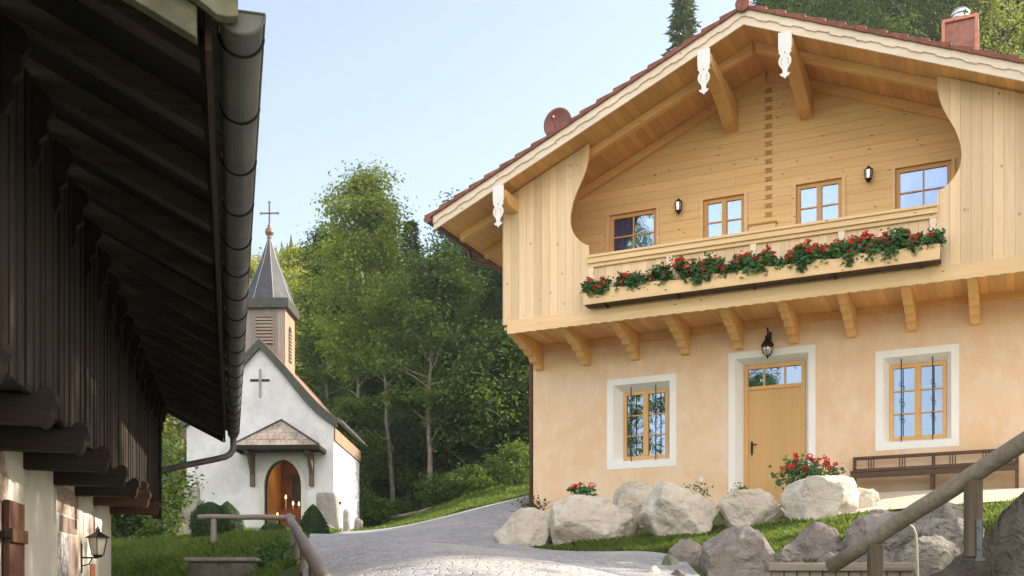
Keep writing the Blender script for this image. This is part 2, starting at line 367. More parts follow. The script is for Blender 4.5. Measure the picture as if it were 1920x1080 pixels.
def hgt(X, Y):
    X = np.asarray(X, float); Y = np.asarray(Y, float)
    sh = X.shape; P = np.stack([X.ravel(), Y.ravel()], 1); out = base_h(P[:, 0], P[:, 1])
    for i in range(0, len(P), 20000):
        q = P[i:i + 20000]; out[i:i + 20000] += kern(((q[:, None] - ctl[None, :, :2]) ** 2).sum(-1)) @ _w
    return out.reshape(sh)
def h1(x, y): return float(hgt(np.array([x]), np.array([y]))[0])
def axis_pts(segs):
    a = []
    for lo, hi, st in segs: a += list(np.arange(lo, hi, st))
    return np.array(a + [segs[-1][1]])
gx = axis_pts([(-900,-200,60),(-200,-40,8),(-40,-14,1.5),(-14,12,.25),(12,40,1.5),(40,200,8),(200,900,60)])
gy = axis_pts([(-700,-60,60),(-60,-4,6),(-4,36,.25),(36,60,1),(60,300,6),(300,1500,80)])
GX, GY = np.meshgrid(gx, gy); GZ = hgt(GX, GY)
GZ = GZ + .03 * np.sin(GX * 3.1 + np.sin(GY * 2.3)) * np.sin(GY * 2.7) * 0.6
V = np.stack([GX.ravel(), GY.ravel(), GZ.ravel()], 1)
nx, ny = len(gx), len(gy); I = (np.arange(ny - 1)[:, None] * nx + np.arange(nx - 1)[None]).ravel()
F = np.stack([I, I + 1, I + nx + 1, I + nx], 1)
tag(link('ground', np_mesh('ground', V, F), ground_m, smooth=True), kind='structure')
def ribbon(name, L, Rr, m, lift, n=160, k=26):
    def samp(P, n):
        P = np.array(P, float); d = np.r_[0, np.cumsum(np.hypot(*np.diff(P, axis=0).T))]; t = np.linspace(0, d[-1], n)
        X = np.interp(t, d, P[:, 0]); Y = np.interp(t, d, P[:, 1])
        ker = np.ones(9) / 9
        Xp = np.convolve(np.pad(X, 4, 'edge'), ker, 'valid'); Yp = np.convolve(np.pad(Y, 4, 'edge'), ker, 'valid'); return Xp, Yp
    ax, ay = samp(L, n); bx, by = samp(Rr, n); t = np.linspace(0, 1, k)[None]
    X = ax[:, None] * (1 - t) + bx[:, None] * t; Y = ay[:, None] * (1 - t) + by[:, None] * t
    Z = hgt(X, Y) + lift
    V = np.stack([X.ravel(), Y.ravel(), Z.ravel()], 1); I = (np.arange(n - 1)[:, None] * k + np.arange(k - 1)[None]).ravel()
    return tag(link(name, np_mesh(name, V, np.stack([I, I + 1, I + k + 1, I + k], 1)), m, smooth=True), kind='structure')
ribbon('road', [(-1.7,3),(-1.9,10),(-2.7,14),(-3.4,18),(-4.1,22),(-5.0,27),(-5.1,31),(-4.9,33.2),(-3,33.4),(-1.2,34),(1,34.6),(5,35.5),(10,36)],
       [(2.2,3),(2.1,10),(2.2,14.2),(1.5,16.6),(.35,18.3),(-.1,19.4),(.2,20.4),(.4,21.2),(.42,23),(.5,24.5),(.7,26.2),(1.2,28),(3,30),(7,30.8)], setts_m, .045, 200, 40)

tc = [HW(6.0, .02), HW(6.0, 1.6), HW(6.05, 2.8)]
ribbon('terrace', [HW(5.6, .03), HW(7, .03), HW(9, .03), HW(12, .03), HW(16, .03)], [HW(5.3, 2.6), HW(6.4, 3.5), HW(8.0, 3.5), HW(10.5, 3.5), HW(16, 3.6)], plain('terrace_gravel', (.56, .49, .40), .95, var=.22, scale=12, bump=.02, bscale=30), .05, 80, 30)
# ---------------------------------------------------------------- yellow farmhouse
ZB = 2.3
HLOC = (PX0, PY0, ZB)
hs = thing('farmhouse', 'peach plastered alpine farmhouse with pale timber gable and wide flower-lined balcony', 'house', HLOC, HRZ)
SL = .432; APX = 4.93; WID = 9.86; DEP = 10.5
def zz(a): return a - ZB
def wall_holes(mb, x0, x1, z0, z1, holes, y0, y1):
    xs = sorted({x0, x1, *[h[0] for h in holes], *[h[1] for h in holes]}); zs = sorted({z0, z1, *[h[2] for h in holes], *[h[3] for h in holes]})
    for i in range(len(xs) - 1):
        for j in range(len(zs) - 1):
            cx, cz = (xs[i] + xs[i+1]) / 2, (zs[j] + zs[j+1]) / 2
            if any(h[0] < cx < h[1] and h[2] < cz < h[3] for h in holes): continue
            a, b, c, d = xs[i], xs[i+1], zs[j], zs[j+1]
            mb.add([(a,y0,c),(b,y0,c),(b,y0,d),(a,y0,d)], [(0,1,2,3)])
    for h in holes:
        a, b, c, d = h
        mb.add([(a,y0,c),(b,y0,c),(b,y0,d),(a,y0,d),(a,y1,c),(b,y1,c),(b,y1,d),(a,y1,d)], [(0,1,5,4),(1,2,6,5),(2,3,7,6),(3,0,4,7)])
# ground floor wall
WL = (1.65, 3.11, zz(3.05), zz(4.89)); WR = (6.90, 8.33, zz(3.10), zz(4.93)); DR = (4.16, 5.82, zz(2.2), zz(5.18))
def ins(r, d, b=None): return (r[0] + d, r[1] - d, r[2] + (d if b is None else b), r[3] - d)
holes = [ins(WL, .13), ins(WR, .13), ins(DR, .13, 0)]
mb = MB(); wall_holes(mb, 0, WID, -.8, zz(5.9), holes, 0, .04)
mb.add([(0,0,-.8),(0,DEP,-.8),(0,DEP,3.6),(0,0,3.6)], [(0,1,2,3)]); mb.add([(WID,0,-.8),(WID,DEP,-.8),(WID,DEP,3.6),(WID,0,3.6)], [(0,1,2,3)])
mb.add([(0,DEP,-.8),(WID,DEP,-.8),(WID,DEP,3.6),(0,DEP,3.6)], [(0,1,2,3)])
mb.build('wall', peach, hs)
# upper timber wall
def zroof(s, apex): return zz(apex) - SL * abs(s - APX)
uw = [(1.70, 2.70), (3.66, 4.47), (5.46, 6.30), (7.25, 8.20)]
uh = [(a, b, zz(7.0), zz(8.25)) for a, b in uw]
mb = MB(); wall_holes(mb, 0, WID, zz(5.9), zz(8.27), uh, -.005, .12)
E8 = zz(8.27)
mb.add([(0,-.005,E8),(WID,-.005,E8),(WID,-.005,zroof(WID,10.5)),(APX,-.005,zz(10.5)),(0,-.005,zroof(0,10.5))], [(0,1,2,3,4)])
mb.add([(0,-.005,zz(5.9)),(0,DEP,zz(5.9)),(0,DEP,zroof(0,10.5)),(0,-.005,zroof(0,10.5))], [(0,1,2,3)])
mb.add([(WID,-.005,zz(5.9)),(WID,DEP,zz(5.9)),(WID,DEP,zroof(0,10.5)),(WID,-.005,zroof(0,10.5))], [(0,1,2,3)])
mb.build('timber_wall', pine_logs, hs)
# dovetailed log joints up the middle of the gable
mb = MB()
for i in range(15):
    z = zz(7.72) + i * .17
    mb.prism([(4.86, z), (5.02, z), (4.99, z + .045), (5.02, z + .09), (4.86, z + .09), (4.89, z + .045)], 'xz', -.012, .02)
mb.build('dovetail_joint', joint_wood, hs)
# carved openwork trim below the middle of the gable
mb = MB()
mb.box(4.58, 5.08, -.06, -.008, zz(7.33), zz(7.574)); mb.build('carved_panel', pine_beam, hs)
mb = MB(); mb.box(4.56, 5.10, -.075, -.008, zz(7.575), zz(7.61)); mb.build('panel_cap', joint_wood, hs)
def window_up(a, b, thick, k):
    z0, z1 = zz(7.0), zz(8.25); y = .05
    mb = MB(); fw = .075
    mb.box(a, a + fw, y, y + .06, z0, z1); mb.box(b - fw, b, y, y + .06, z0, z1); mb.box(a + fw, b - fw, y, y + .06, z1 - fw, z1); mb.box(a + fw, b - fw, y, y + .06, z0, z0 + fw)
    cx = (a + b) / 2; mw = .05 if thick else .014
    mb.box(cx - mw, cx + mw, y - (.012 if thick else 0), y + .055, z0 + fw, z1 - fw)
    zc = zz(7.80)
    mb.box(a + fw, cx - mw, y + .01, y + .05, zc - .014, zc + .014); mb.box(cx + mw, b - fw, y + .01, y + .05, zc - .014, zc + .014)
    f = mb.build('window', frame_wood, hs, bevel=.004)
    MB().box(a + fw - .004, b - fw + .004, y + .03, y + .036, z0 + fw - .004, z1 - fw + .004).build('pane', glass_up, f)
    # curtains: two gathered white drapes
    mb = MB(); n = 60
    for c0, c1 in ((a + .01, a + .45 * (b - a)), (b - .46 * (b - a), b - .01)):
        vs = []; 
        for i in range(n + 1):
            x = c0 + (c1 - c0) * i / n; yy = .17 + .022 * math.sin(i * .42 + k) + .006 * math.sin(i * 1.1)
            dz = .0
            vs += [(x, yy, z0), (x, yy, z1 - .02)]
        mb.add(vs, [(2*i, 2*i+2, 2*i+3, 2*i+1) for i in range(n)])
    mb.build('curtain', curtain_m, f, smooth=True)
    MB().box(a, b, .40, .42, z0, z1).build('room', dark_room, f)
    MB().box(a - .07, a - .002, -.035, -.006, z0, z1).build('window_trim', pine_beam, f, bevel=.004); MB().box(b + .002, b + .07, -.035, -.006, z0, z1).build('window_trim', pine_beam, f, bevel=.004)
for k, (a, b) in enumerate(uw): window_up(a, b, k in (1, 2), k)
def splay(o, f, y, closed=True):
    # painted surround: flat band round the opening plus the splayed reveal running back to the frame
    mb = MB(); i = ins(o, .13, None if closed else 0); ob = o
    def rect(r, yy): return [(r[0], yy, r[2]), (r[1], yy, r[2]), (r[1], yy, r[3]), (r[0], yy, r[3])]
    vs = rect(ob, -.006) + rect(i, -.006) + rect(f, y) + rect(ob, .0)
    fs = []
    for k in range(4):
        if not closed and k == 0: continue
        k2 = (k + 1) % 4; fs += [(k, k2, 4 + k2, 4 + k), (4 + k, 4 + k2, 8 + k2, 8 + k), (k, k2, 12 + k2, 12 + k)]
    mb.add(vs, fs); return mb
def window_low(o, f):
    sp = splay(o, f, .24).build('window_surround', surround_paint, hs)
    a, b, z0, z1 = f; y = .19; fw = .07; cx = (a + b) / 2; mb = MB()
    a -= .01; b += .01; z0 -= .01; z1 += .01
    mb.box(a, a + fw, y, y + .07, z0, z1); mb.box(b - fw, b, y, y + .07, z0, z1); mb.box(a + fw, b - fw, y, y + .07, z1 - fw, z1); mb.box(a + fw, b - fw, y, y + .07, z0, z0 + fw)
    mb.box(cx - .055, cx + .055, y - .012, y + .06, z0 + fw, z1 - fw)
    hgt_ = z1 - z0 - 2 * fw
    for q in (1, 2):
        zc = z0 + fw + hgt_ * q / 3
        mb.box(a + fw, cx - .055, y + .01, y + .05, zc - .013, zc + .013); mb.box(cx + .055, b - fw, y + .01, y + .05, zc - .013, zc + .013)
    w_ = mb.build('window', frame_wood, hs, bevel=.004)
    MB().box(a + fw - .004, b - fw + .004, y + .035, y + .041, z0 + fw - .004, z1 - fw + .004).build('pane', glass_low, w_)
    for q in (.22, .77):
        x = a + (b - a) * q; g = MB(); g.tube([(x, .05, z0 - .06), (x, .05, z1 + .07)], .011, 6)
        for u in (.28, .5, .72):
            z = z0 + (z1 - z0) * u
            for sg in (-1, 1):
                g.tube([(x, .05, z - .05), (x + sg * .03, .05, z - .02), (x + sg * .03, .05, z + .02), (x, .05, z + .05)], .005, 5)
        g.build('window_bar', iron, w_)
window_low(WL, (1.95, 2.88, zz(3.26), zz(4.63))); window_low(WR, (7.14, 8.10, zz(3.30), zz(4.68)))
# door
DF = (4.43, 5.59, zz(2.2), zz(4.94))
splay(DR, DF, .26, False).build('door_surround', surround_paint, hs)
mb = MB(); a, b, z0, z1 = DF
mb.box(a - .01, a + .07, .2, .28, z0, z1 + .01); mb.box(b - .07, b + .01, .2, .28, z0, z1 + .01); mb.box(a + .07, b - .07, .2, .28, z1 - .07, z1 + .01); mb.box(a + .07, b - .07, .2, .28, zz(4.46), zz(4.53))
for x in (4.79, 5.19): mb.box(x, x + .035, .21, .27, zz(4.53), z1 - .07)
dr = mb.build('door', frame_wood, hs, bevel=.004)
mb = MB(); mb.box(a + .07, b - .07, .225, .262, z0, zz(4.46))
mb.build('door_leaf', door_wood, dr)
MB().box(a + .06, b - .06, .24, .246, zz(4.52), z1 - .06).build('transom_pane', glass_low, dr)
mb = MB(); x = 4.57; z = zz(3.36)
mb.box(x - .02, x + .02, .208, .224, z - .12, z + .10); mb.prism([(x - .02, z - .12), (x + .02, z - .12), (x, z - .19)], 'xz', .208, .224); mb.tube([(x, .22, z + .03), (x, .17, z + .03), (x + .11, .165, z + .035)], .011, 6); mb.build('handle', iron, dr)
# socket plate
MB().box(3.58, 3.66, -.02, -.001, zz(2.70), zz(2.78)).build('socket_plate', white_paint, hs, bevel=.004)
# balcony: corbels, deck, front board with scalloped foot
for i in range(10):
    s0 = .07 + 1.055 * i
    pr = [(.02, 3.44), (-1.40, 3.44), (-1.46, 3.38), (-1.36, 3.33), (-1.22, 3.335), (-1.12, 3.27), (-.98, 3.28), (-.86, 3.20), (-.72, 3.215), (-.6, 3.12), (-.46, 3.13), (-.36, 3.03), (-.2, 3.02), (-.12, 2.93), (.02, 2.93)]
    MB().prism(pr, 'yz', s0, s0 + .17).build('corbel', pine_deep, hs, bevel=.008)
MB().box(-.0, WID, -1.44, .0, 3.441, 3.50).build('balcony_floor', pine_soffit, hs)
MB().box(.1, WID - .1, -.09, -.004, 3.30, 3.439).build('ledger_beam', pine_deep, hs)
mb = MB(); pts = []; n = 420
for i in range(n + 1):
    s = .10 + (WID - .2) * i / n; pts.append((s, 3.335 + .014 * abs(math.sin(s * 14)) ))
mb.prism(pts + [(WID - .10, 3.60), (.10, 3.60)], 'xz', -1.52, -1.475)
mb.build('balcony_beam', pine_beam, hs, bevel=.003)
# shingled gable sides: vertical boards with a curved opening
cur = [(1.81, 9.00), (1.80, 8.86), (1.765, 8.70), (1.71, 8.54), (1.62, 8.35), (1.53, 8.17), (1.465, 7.98), (1.432, 7.80), (1.435, 7.63), (1.47, 7.50), (1.54, 7.38), (1.64, 7.27), (1.74, 7.20), (1.81, 7.17)]
def smooth_curve(P, k=4):
    out = []
    for i in range(len(P) - 1):
        p0, p1, p2, p3 = P[max(i-1, 0)], P[i], P[i+1], P[min(i+2, len(P)-1)]
        for j in range(k):
            t = j / k; out.append(tuple(.5 * ((2*p1[d]) + (-p0[d]+p2[d])*t + (2*p0[d]-5*p1[d]+4*p2[d]-p3[d])*t*t + (-p0[d]+3*p1[d]-3*p2[d]+p3[d])*t**3) for d in (0, 1)))
    return out + [P[-1]]
cc = smooth_curve(cur)
poly = [(-.02, 3.54), (-.02, zroof(-.02, 10.47)), (1.81, zroof(1.81, 10.47))] + [(s, zz(z)) for s, z in cc] + [(1.81, 3.54)]
MB().prism(poly, 'xz', -1.47, -1.43).build('gable_boarding', pine_boards, hs)
MB().prism([(WID - s, z) for s, z in poly], 'xz', -1.47, -1.43).build('gable_boarding', pine_boards, hs)
MB().box(-.02, .02, -1.428, .0, 3.54, zroof(0, 10.4)).build('gable_boarding', pine_boards, hs)
MB().box(WID - .02, WID + .02, -1.428, .0, 3.54, zroof(0, 10.4)).build('gable_boarding', pine_boards, hs)
# railing
rl = MB(); rl.box(1.80, 8.06, -1.56, -1.40, zz(6.90), zz(6.955)); rl.box(1.80, 8.06, -1.535, -1.42, zz(6.80), zz(6.90)); rl.box(1.80, 8.06, -1.50, -1.43, zz(6.73), zz(6.80))
rl.build('handrail', pine_beam, hs, bevel=.01)
MB().box(1.812, 8.048, -1.455, -1.435, 3.61, zz(6.73)).build('railing_boards', pine_boards, hs)
MB().box(1.812, 8.048, -1.475, -1.43, 3.605, 3.70).build('bottom_rail', pine_beam, hs)
for s in (1.86, 3.41, 4.97, 6.50, 7.99):
    prof = [(.055, 4.43), (.055, 4.33), (.035, 4.30), (.055, 4.26), (.055, 4.20), (.03, 4.15), (.055, 4.06), (.055, 3.9), (.03, 3.86), (.055, 3.8), (.055, 3.71)]
    pl = [(s - a, z) for a, z in prof] + [(s + a, z) for a, z in prof[::-1]]
    MB().prism(pl, 'xz', -1.50, -1.456).build('railing_post', pine_pale, hs, bevel=.004)
# roof: soffit, rafters, purlins with carved boards, fascia, tiles
def slope_prism(mb, s0, s1, lo, hi, y0, y1, left=True):
    # a slab following the roof slope between distances s0..s1 from the ridge line
    sg = -1 if left else 1
    P = [(APX + sg * s0, zz(lo) - SL * s0), (APX + sg * s1, zz(lo) - SL * s1), (APX + sg * s1, zz(hi) - SL * s1), (APX + sg * s0, zz(hi) - SL * s0)]
    mb.prism(P, 'xz', y0, y1); return mb
for left in (True, False):
    slope_prism(MB(), .0, 6.12, 10.50, 10.53, -2.04, DEP + .8, left).build('soffit', pine_soffit, hs)
    for y in (-1.26, -.14, .75, 1.65, 2.55, 3.45, 4.35, 5.25, 6.15, 7.05, 7.95, 8.85, 9.75):
        lo = 10.33 if y > -.2 and y < 0 else 10.34
        mb = slope_prism(MB(), .03, 6.02, lo, 10.498, y, y + .14, left); mb.build('rafter', pine_rafter, hs, bevel=.01)
    # fascia board in two layers, the upper one with a wavy lower edge
    sg = -1 if left else 1
    slope_prism(MB(), .0, 6.18, 10.395, 10.60, -2.085, -2.045, left).build('bargeboard', pine_pale, hs, bevel=.003)
    n = 240; up = []; dn = []
    for i in range(n + 1):
        d = 6.18 * i / n
        wv = .016 * math.sin(d * 15) + .008 * math.sin(d * 45)
        up.append((APX + sg * d, zz(10.655) - SL * d)); dn.append((APX + sg * d, zz(10.525) - SL * d + wv))
    MB().prism(up + dn[::-1], 'xz', -2.115, -2.087).build('bargeboard', pine_pale, hs, label='upper barge board with a wavy sawn lower edge')
    rf = slope_prism(MB(), .0, 6.27, 10.60, 10.66, -2.08, DEP + .85, left).build('roof', roof_tile, hs)
    rfo = rf
    # verge tiles stepping down the slope and rows of tiles
    for i in range(19):
        d0 = .05 + i * .33; d1 = d0 + .36
        P = [(APX + sg * d0, zz(10.655) - SL * d0), (APX + sg * d1, zz(10.645) - SL * d1), (APX + sg * d1, zz(10.76) - SL * d1), (APX + sg * d0, zz(10.705) - SL * d0)]
        MB().prism(P, 'xz', -2.16, -1.9).build('verge_tile', roof_tile, hs if False else rf, bevel=.006)
mb = MB(); mb.tube([(APX, -2.2, zz(10.70)), (APX, DEP + .9, zz(10.70))], .125, 14); mb.build('ridge_tile', roof_tile, hs, smooth=False)
for s, ztop in ((.20, 8.32), (4.235, 10.05), (5.655, 10.05), (WID - .20, 8.32)):
    w2 = .12; zt = zroof(s, 10.33)
    pr = [(.0, zt), (-2.04, zt), (-2.04, zt - .16), (-1.95, zt - .24), (-1.1, zt - .27), (-.95, zt - .33), (-.8, zt - .34), (-.35, zt - .52), (.0, zt - .56)] if 1 < s < 9 else [(.0, zt), (-2.04, zt), (-2.04, zt - .14), (-1.9, zt - .25), (.0, zt - .25)]
    p = MB().prism(pr, 'yz', s - w2, s + w2).build('purlin', pine_deep, hs, bevel=.01)
    # carved white board hanging on the purlin end
    z0 = zt + .04
    half = [(.115, .02), (.115, -.26), (.10, -.30), (.115, -.33), (.085, -.36), (.075, -.39), (.10, -.43), (.112, -.48), (.10, -.54), (.07, -.585), (.045, -.62), (.04, -.67), (.05, -.70), (.085, -.685), (.08, -.72), (.05, -.745), (.028, -.75), (0, -.79)]
    pl = [(s - a, z0 + b) for a, b in half] + [(s + a, z0 + b) for a, b in half[-2::-1]]
    MB().prism(pl, 'xz', -2.145, -2.12 + 0).build('carved_board', white_paint, p, bevel=.003)
    cut = MB()
    for cx_, cz_, r_ in ((0, -.34, .014), (-.05, -.45, .012), (.05, -.45, .012), (-.065, -.49, .010), (.065, -.49, .010), (-.055, -.53, .009), (.055, -.53, .009)):
        cut.tube([(s + cx_, -2.149, z0 + cz_), (s + cx_, -2.1455, z0 + cz_)], r_, 8)
    cut.build('fretwork_hole', joint_wood, p)
# gutters
mb = MB(); n = 10; g0 = []
for x0, sg in ((-1.33, 1), (WID + 1.33, 1)):
    vs = []; fs = []
    for j, y in enumerate((-2.2, DEP + .9)):
        for i in range(n + 1):
            t = math.pi + math.pi * i / n; vs.append((x0 + .085 * math.cos(t), y, zz(7.93) + .085 * math.sin(t)))
        for i in range(n + 1):
            t = 2 * math.pi - math.pi * i / n; vs.append((x0 + .078 * math.cos(t), y, zz(7.935) + .078 * math.sin(t)))
    m2 = 2 * n + 2
    fs = [(i, (i + 1) % m2, m2 + (i + 1) % m2, m2 + i) for i in range(m2)] + [tuple(range(n + 1)), tuple(range(m2, m2 + n + 1))]
    gm = MB(); gm.add(vs, fs); gm.build('gutter', gutter_brown, hs)
mb = MB(); mb.tube([(-1.33, -.35, zz(7.87)), (-1.33, -.35, zz(7.72)), (-1.28, -.33, zz(7.62)), (-.2, -.05, zz(7.30)), (-.09, .03, zz(7.2)), (-.07, .04, zz(7.0)), (-.07, .04, zz(2.2))], .042, 10); mb.build('downpipe', gutter_brown, hs, smooth=True)
# chimney with a bright metal cowl and the red dish on the roof
ch = MB(); cs, cy = 8.31, 1.05; zr = zz(10.33)
ch.box(cs - .27, cs + .27, cy - .27, cy + .27, zr - 1.6, zr + .85); c_ = ch.build('chimney', copper, hs, bevel=.01)
mb = MB(); mb.box(cs - .31, cs + .31, cy - .31, cy + .31, zr + .78, zr + .84); 
for dx in (-1, 1):
    for dy in (-1, 1): mb.box(cs + dx * .285 - .03, cs + dx * .285 + .03, cy + dy * .285 - .03, cy + dy * .285 + .03, zr - 1.5, zr + .779)
mb.build('chimney_trim', plain('copper_bright', (.42, .17, .10), .4, .4, .5), c_)
steel = plain('polished_steel', (.75, .75, .75), .12, 1, .5, .03)
mb = MB(); mb.lathe([(.13, 0), (.13, .10), (.10, .10), (.16, .16), (.17, .20), (.12, .27), (.01, .30)], (cs, cy, zr + .842), 20); mb.build('chimney_cowl', steel, c_, smooth=True)

dh = MB(); dc = (.18, 1.0); zc = zz(10.80)
prof = []; nn = 8
vs = []; fs = []
for sgn in (0, 1):
    for j in range(nn + 1):
        r_ = .33 * j / nn
        for k in range(28):
            t = 2 * math.pi * k / 28; vs.append((dc[0] + r_ * math.cos(t), dc[1] - .10 * (j / nn) ** 2 + .012 * sgn, zc + r_ * math.sin(t) * 1.05))
m2 = 28 * (nn + 1)
for sgn in (0, 1):
    for j in range(nn):
        for k in range(28):
            a = sgn * m2 + j * 28 + k; b = sgn * m2 + j * 28 + (k + 1) % 28; fs.append((a, b, b + 28, a + 28))
fs += [(nn * 28 + k, nn * 28 + (k + 1) % 28, m2 + nn * 28 + (k + 1) % 28, m2 + nn * 28 + k) for k in range(28)]
dsh = plain('dish_red', (.20, .075, .06), .5, .1, .4, .1)
dh.add(vs, fs); d_ = dh.build('satellite_dish', dsh, hs, smooth=True)
mb = MB(); mb.tube([(dc[0] + .02, dc[1] + .06, zz(8.5)), (dc[0] + .02, dc[1] + .06, zc)], .025, 8); mb.tube([(dc[0], dc[1] - .02, zc - .3), (dc[0] + .02, dc[1] - .42, zc - .02)], .012, 6); mb.tube([(dc[0] + .02, dc[1] - .46, zc - .03), (dc[0] + .02, dc[1] - .38, zc + .03)], .03, 8); mb.build('dish_mast', gutter_brown, d_)
# ---------------------------------------------------------------- wall lamps
def up_lamp(s, z, lab):
    x, y = HW(s, .005); L = thing('wall_lamp', lab, 'wall lamp', (x, y, z), HRZ, 'black lanterns on the timber gable')
    mb = MB(); mb.box(-.035, .035, -.02, 0, -.05, .07); mb.tube([(0, -.01, -.02), (0, -.06, -.09), (0, -.11, -.08)], .01, 6)
    mb.lathe([(.012, .16), (.02, .15), (.05, .12), (.085, .085), (.08, .078)], (0, -.11, 0), 6)
    mb.lathe([(.06, -.09), (.065, -.08), (.05, -.10), (.03, -.13), (.01, -.15)], (0, -.11, 0), 6)
    for k in range(6):
        t = math.pi * 2 * k / 6; mb.tube([(.078 * math.cos(t), -.11 + .078 * math.sin(t), .08), (.056 * math.cos(t), -.11 + .056 * math.sin(t), -.085)], .005, 4)
    mb.build('lamp_frame', iron, L)
    g = MB(); g.lathe([(.052, -.085), (.072, .08)], (0, -.11, 0), 6); g.build('lamp_glass', lamp_glass_m, L)
    g = MB(); g.lathe([(.012, -.05), (.026, -.02), (.026, .02), (.012, .04)], (0, -.11, 0), 10); g.build('bulb', white_paint, L, smooth=True)
lamp_glass_m = glass('clear_lamp_glass', .35, (.95, .97, 1))
up_lamp(3.19, 8.16, 'black wall lantern between the leftmost upper window and the next one')
up_lamp(6.79, 8.18, 'black wall lantern beside the rightmost upper window')
x, y = HW(4.97, .005); L = thing('entrance_lantern', 'black iron lantern hanging on a bracket above the front door', 'lantern', (x, y, 5.2), HRZ)
mb = MB(); mb.box(-.03, .03, -.02, 0, .10, .30); mb.tube([(0, -.01, .12), (0, -.10, .25), (0, -.20, .30), (0, -.25, .24), (0, -.25, .17)], .011, 6); mb.lathe([(.012, .33), (.02, .31), (.008, .28), (.008, .22)], (0, -.25, 0), 8)
mb.lathe([(.015, .19), (.05, .17), (.055, .14), (.04, .12), (.075, .07), (.12, .01), (.125, -.015), (.11, -.02)], (0, -.25, 0), 10)
for k in range(6):
    t = math.pi * 2 * (k + .5) / 6; c_, s_ = math.cos(t), math.sin(t)
    mb.tube([(.112 * c_, -.25 + .112 * s_, -.015), (.11 * c_, -.25 + .11 * s_, -.09), (.09 * c_, -.25 + .09 * s_, -.16), (.045 * c_, -.25 + .045 * s_, -.205), (0, -.25, -.215)], .007, 5)
mb.lathe([(.03, -.20), (.03, -.215), (.012, -.225), (.02, -.24), (.004, -.265)], (0, -.25, 0), 8)
mb.build('lamp_frame', iron, L)
g = MB(); g.lathe([(.04, -.20), (.085, -.155), (.104, -.09), (.106, -.018)], (0, -.25, 0), 12); g.build('lamp_glass', lamp_glass_m, L, smooth=True)
g = MB(); g.lathe([(.02, -.12), (.035, -.07), (.03, -.02)], (0, -.25, 0), 10); g.build('bulb', white_paint, L, smooth=True)
# ---------------------------------------------------------------- flower boxes and geraniums
rng = np.random.default_rng(5)
names = ['leftmost', 'second from the left', 'middle', 'second from the right', 'rightmost']
x, y = HW(0, 0); fx0, fx1 = 1.83, 8.12
B = thing('flower_box', 'long pine flower box with a scalloped front hanging along the balcony railing', 'flower box', (x, y, ZB), HRZ)
mb = MB(); pts = []; n = 180
for i in range(n + 1):
    s = fx0 + (fx1 - fx0) * i / n; pts.append((s, 3.86 + .04 * abs(math.sin((s - fx0) * 3.4))))
mb.prism(pts + [(fx1, 3.63), (fx0, 3.63)], 'xz', -1.82, -1.795); mb.build('front_board', pine_beam, B, bevel=.004)
mb = MB(); mb.box(fx0, fx1, -1.794, -1.52, 3.635, 3.66); mb.box(fx0, fx0 + .02, -1.794, -1.52, 3.66, 3.78); mb.box(fx1 - .02, fx1, -1.794, -1.52, 3.66, 3.78); mb.box(fx0, fx1, -1.54, -1.52, 3.66, 3.78); mb.build('trough', bench_wood, B)  # dark bench wood: the shade under the box is put into its colour
MB().box(fx0 + .02, fx1 - .02, -1.79, -1.545, 3.67, 3.76).build('soil', plain('soil', (.05, .035, .025), .95, var=.3, scale=20), B)
mb = MB()
for s in (2.2, 3.6, 5.0, 6.4, 7.8): mb.box(s, s + .03, -1.79, -1.50, 3.60, 3.634)
mb.build('bracket', iron, B)
def cards(P, N, size, asp, rg, fold=.25, roll=None):
    """small pointed leaf faces at P facing roughly N; numpy arrays -> vertices, quads"""
    n = len(P); N = N / np.linalg.norm(N, axis=1, keepdims=True)
    a = rg.normal(size=(n, 3)); a -= N * (a * N).sum(1, keepdims=True); a /= np.linalg.norm(a, axis=1, keepdims=True)
    if roll is not None:
        a = roll - N * (roll * N).sum(1, keepdims=True); a /= np.linalg.norm(a, axis=1, keepdims=True) + 1e-9
    b = np.cross(N, a); s = size * rg.uniform(.6, 1.3, (n, 1)) if np.isscalar(size) else size[:, None]
    V = np.stack([P - a * s * .5, P + b * s * asp * .5 + N * s * fold * .5, P + a * s * .5, P - b * s * asp * .5 + N * s * fold * .5], 1).reshape(-1, 3)
    return V, np.arange(4 * n).reshape(n, 4)
def geranium(loc, rz, W, H, nl, nf, lab, seed, grp='red geraniums in the balcony flower box', drop=.06, dep=.12):
    rg = np.random.default_rng(seed); T = thing('geranium', lab, 'geranium', loc, rz, grp)
    c = rg.uniform([-W/2, -dep, 0], [W/2, dep * .6, H * .55], (16, 3)); c[:, 2] -= drop * (c[:, 1] < -dep * .3) * rg.uniform(0, 1, 16)
    P = c[rg.integers(0, 16, nl)] + rg.normal(size=(nl, 3)) * [W * .10, .055, H * .15]
    N = rg.normal(size=(nl, 3)) * .5 + [0, -.5, .75]
    V, F = cards(P, N, .075, 1.05, rg, .3)
    link('foliage', np_mesh('foliage', V, F), geran_leaf, T)
    vs, fs = [], []; mb = MB(); st = MB()
    for k in range(nf):
        p = c[rg.integers(0, 16)] + [rg.uniform(-.06, .06), rg.uniform(-.08, .0), rg.uniform(.02, .13) * H / .3]; p = Vector(p)
        if p.z < 0: p.z += .05
        st.tube([(p.x * .9, p.y * .5, max(0, p.z - .16)), tuple(p)], .004, 4)
        r_ = rg.uniform(.03, .075)
        for q in range(42):
            d = Vector(rg.normal(size=3)).normalized() * r_; d.z *= .75; u = Vector(rg.normal(size=3)).normalized() * .017; v_ = d.cross(u).normalized() * .017
            o = p + d; mb.add([o - u, o + v_, o + u, o - v_], [(0, 1, 2, 3)])
    mb.build('blossom', flower_red, T); st.build('stem', geran_leaf, T); return T
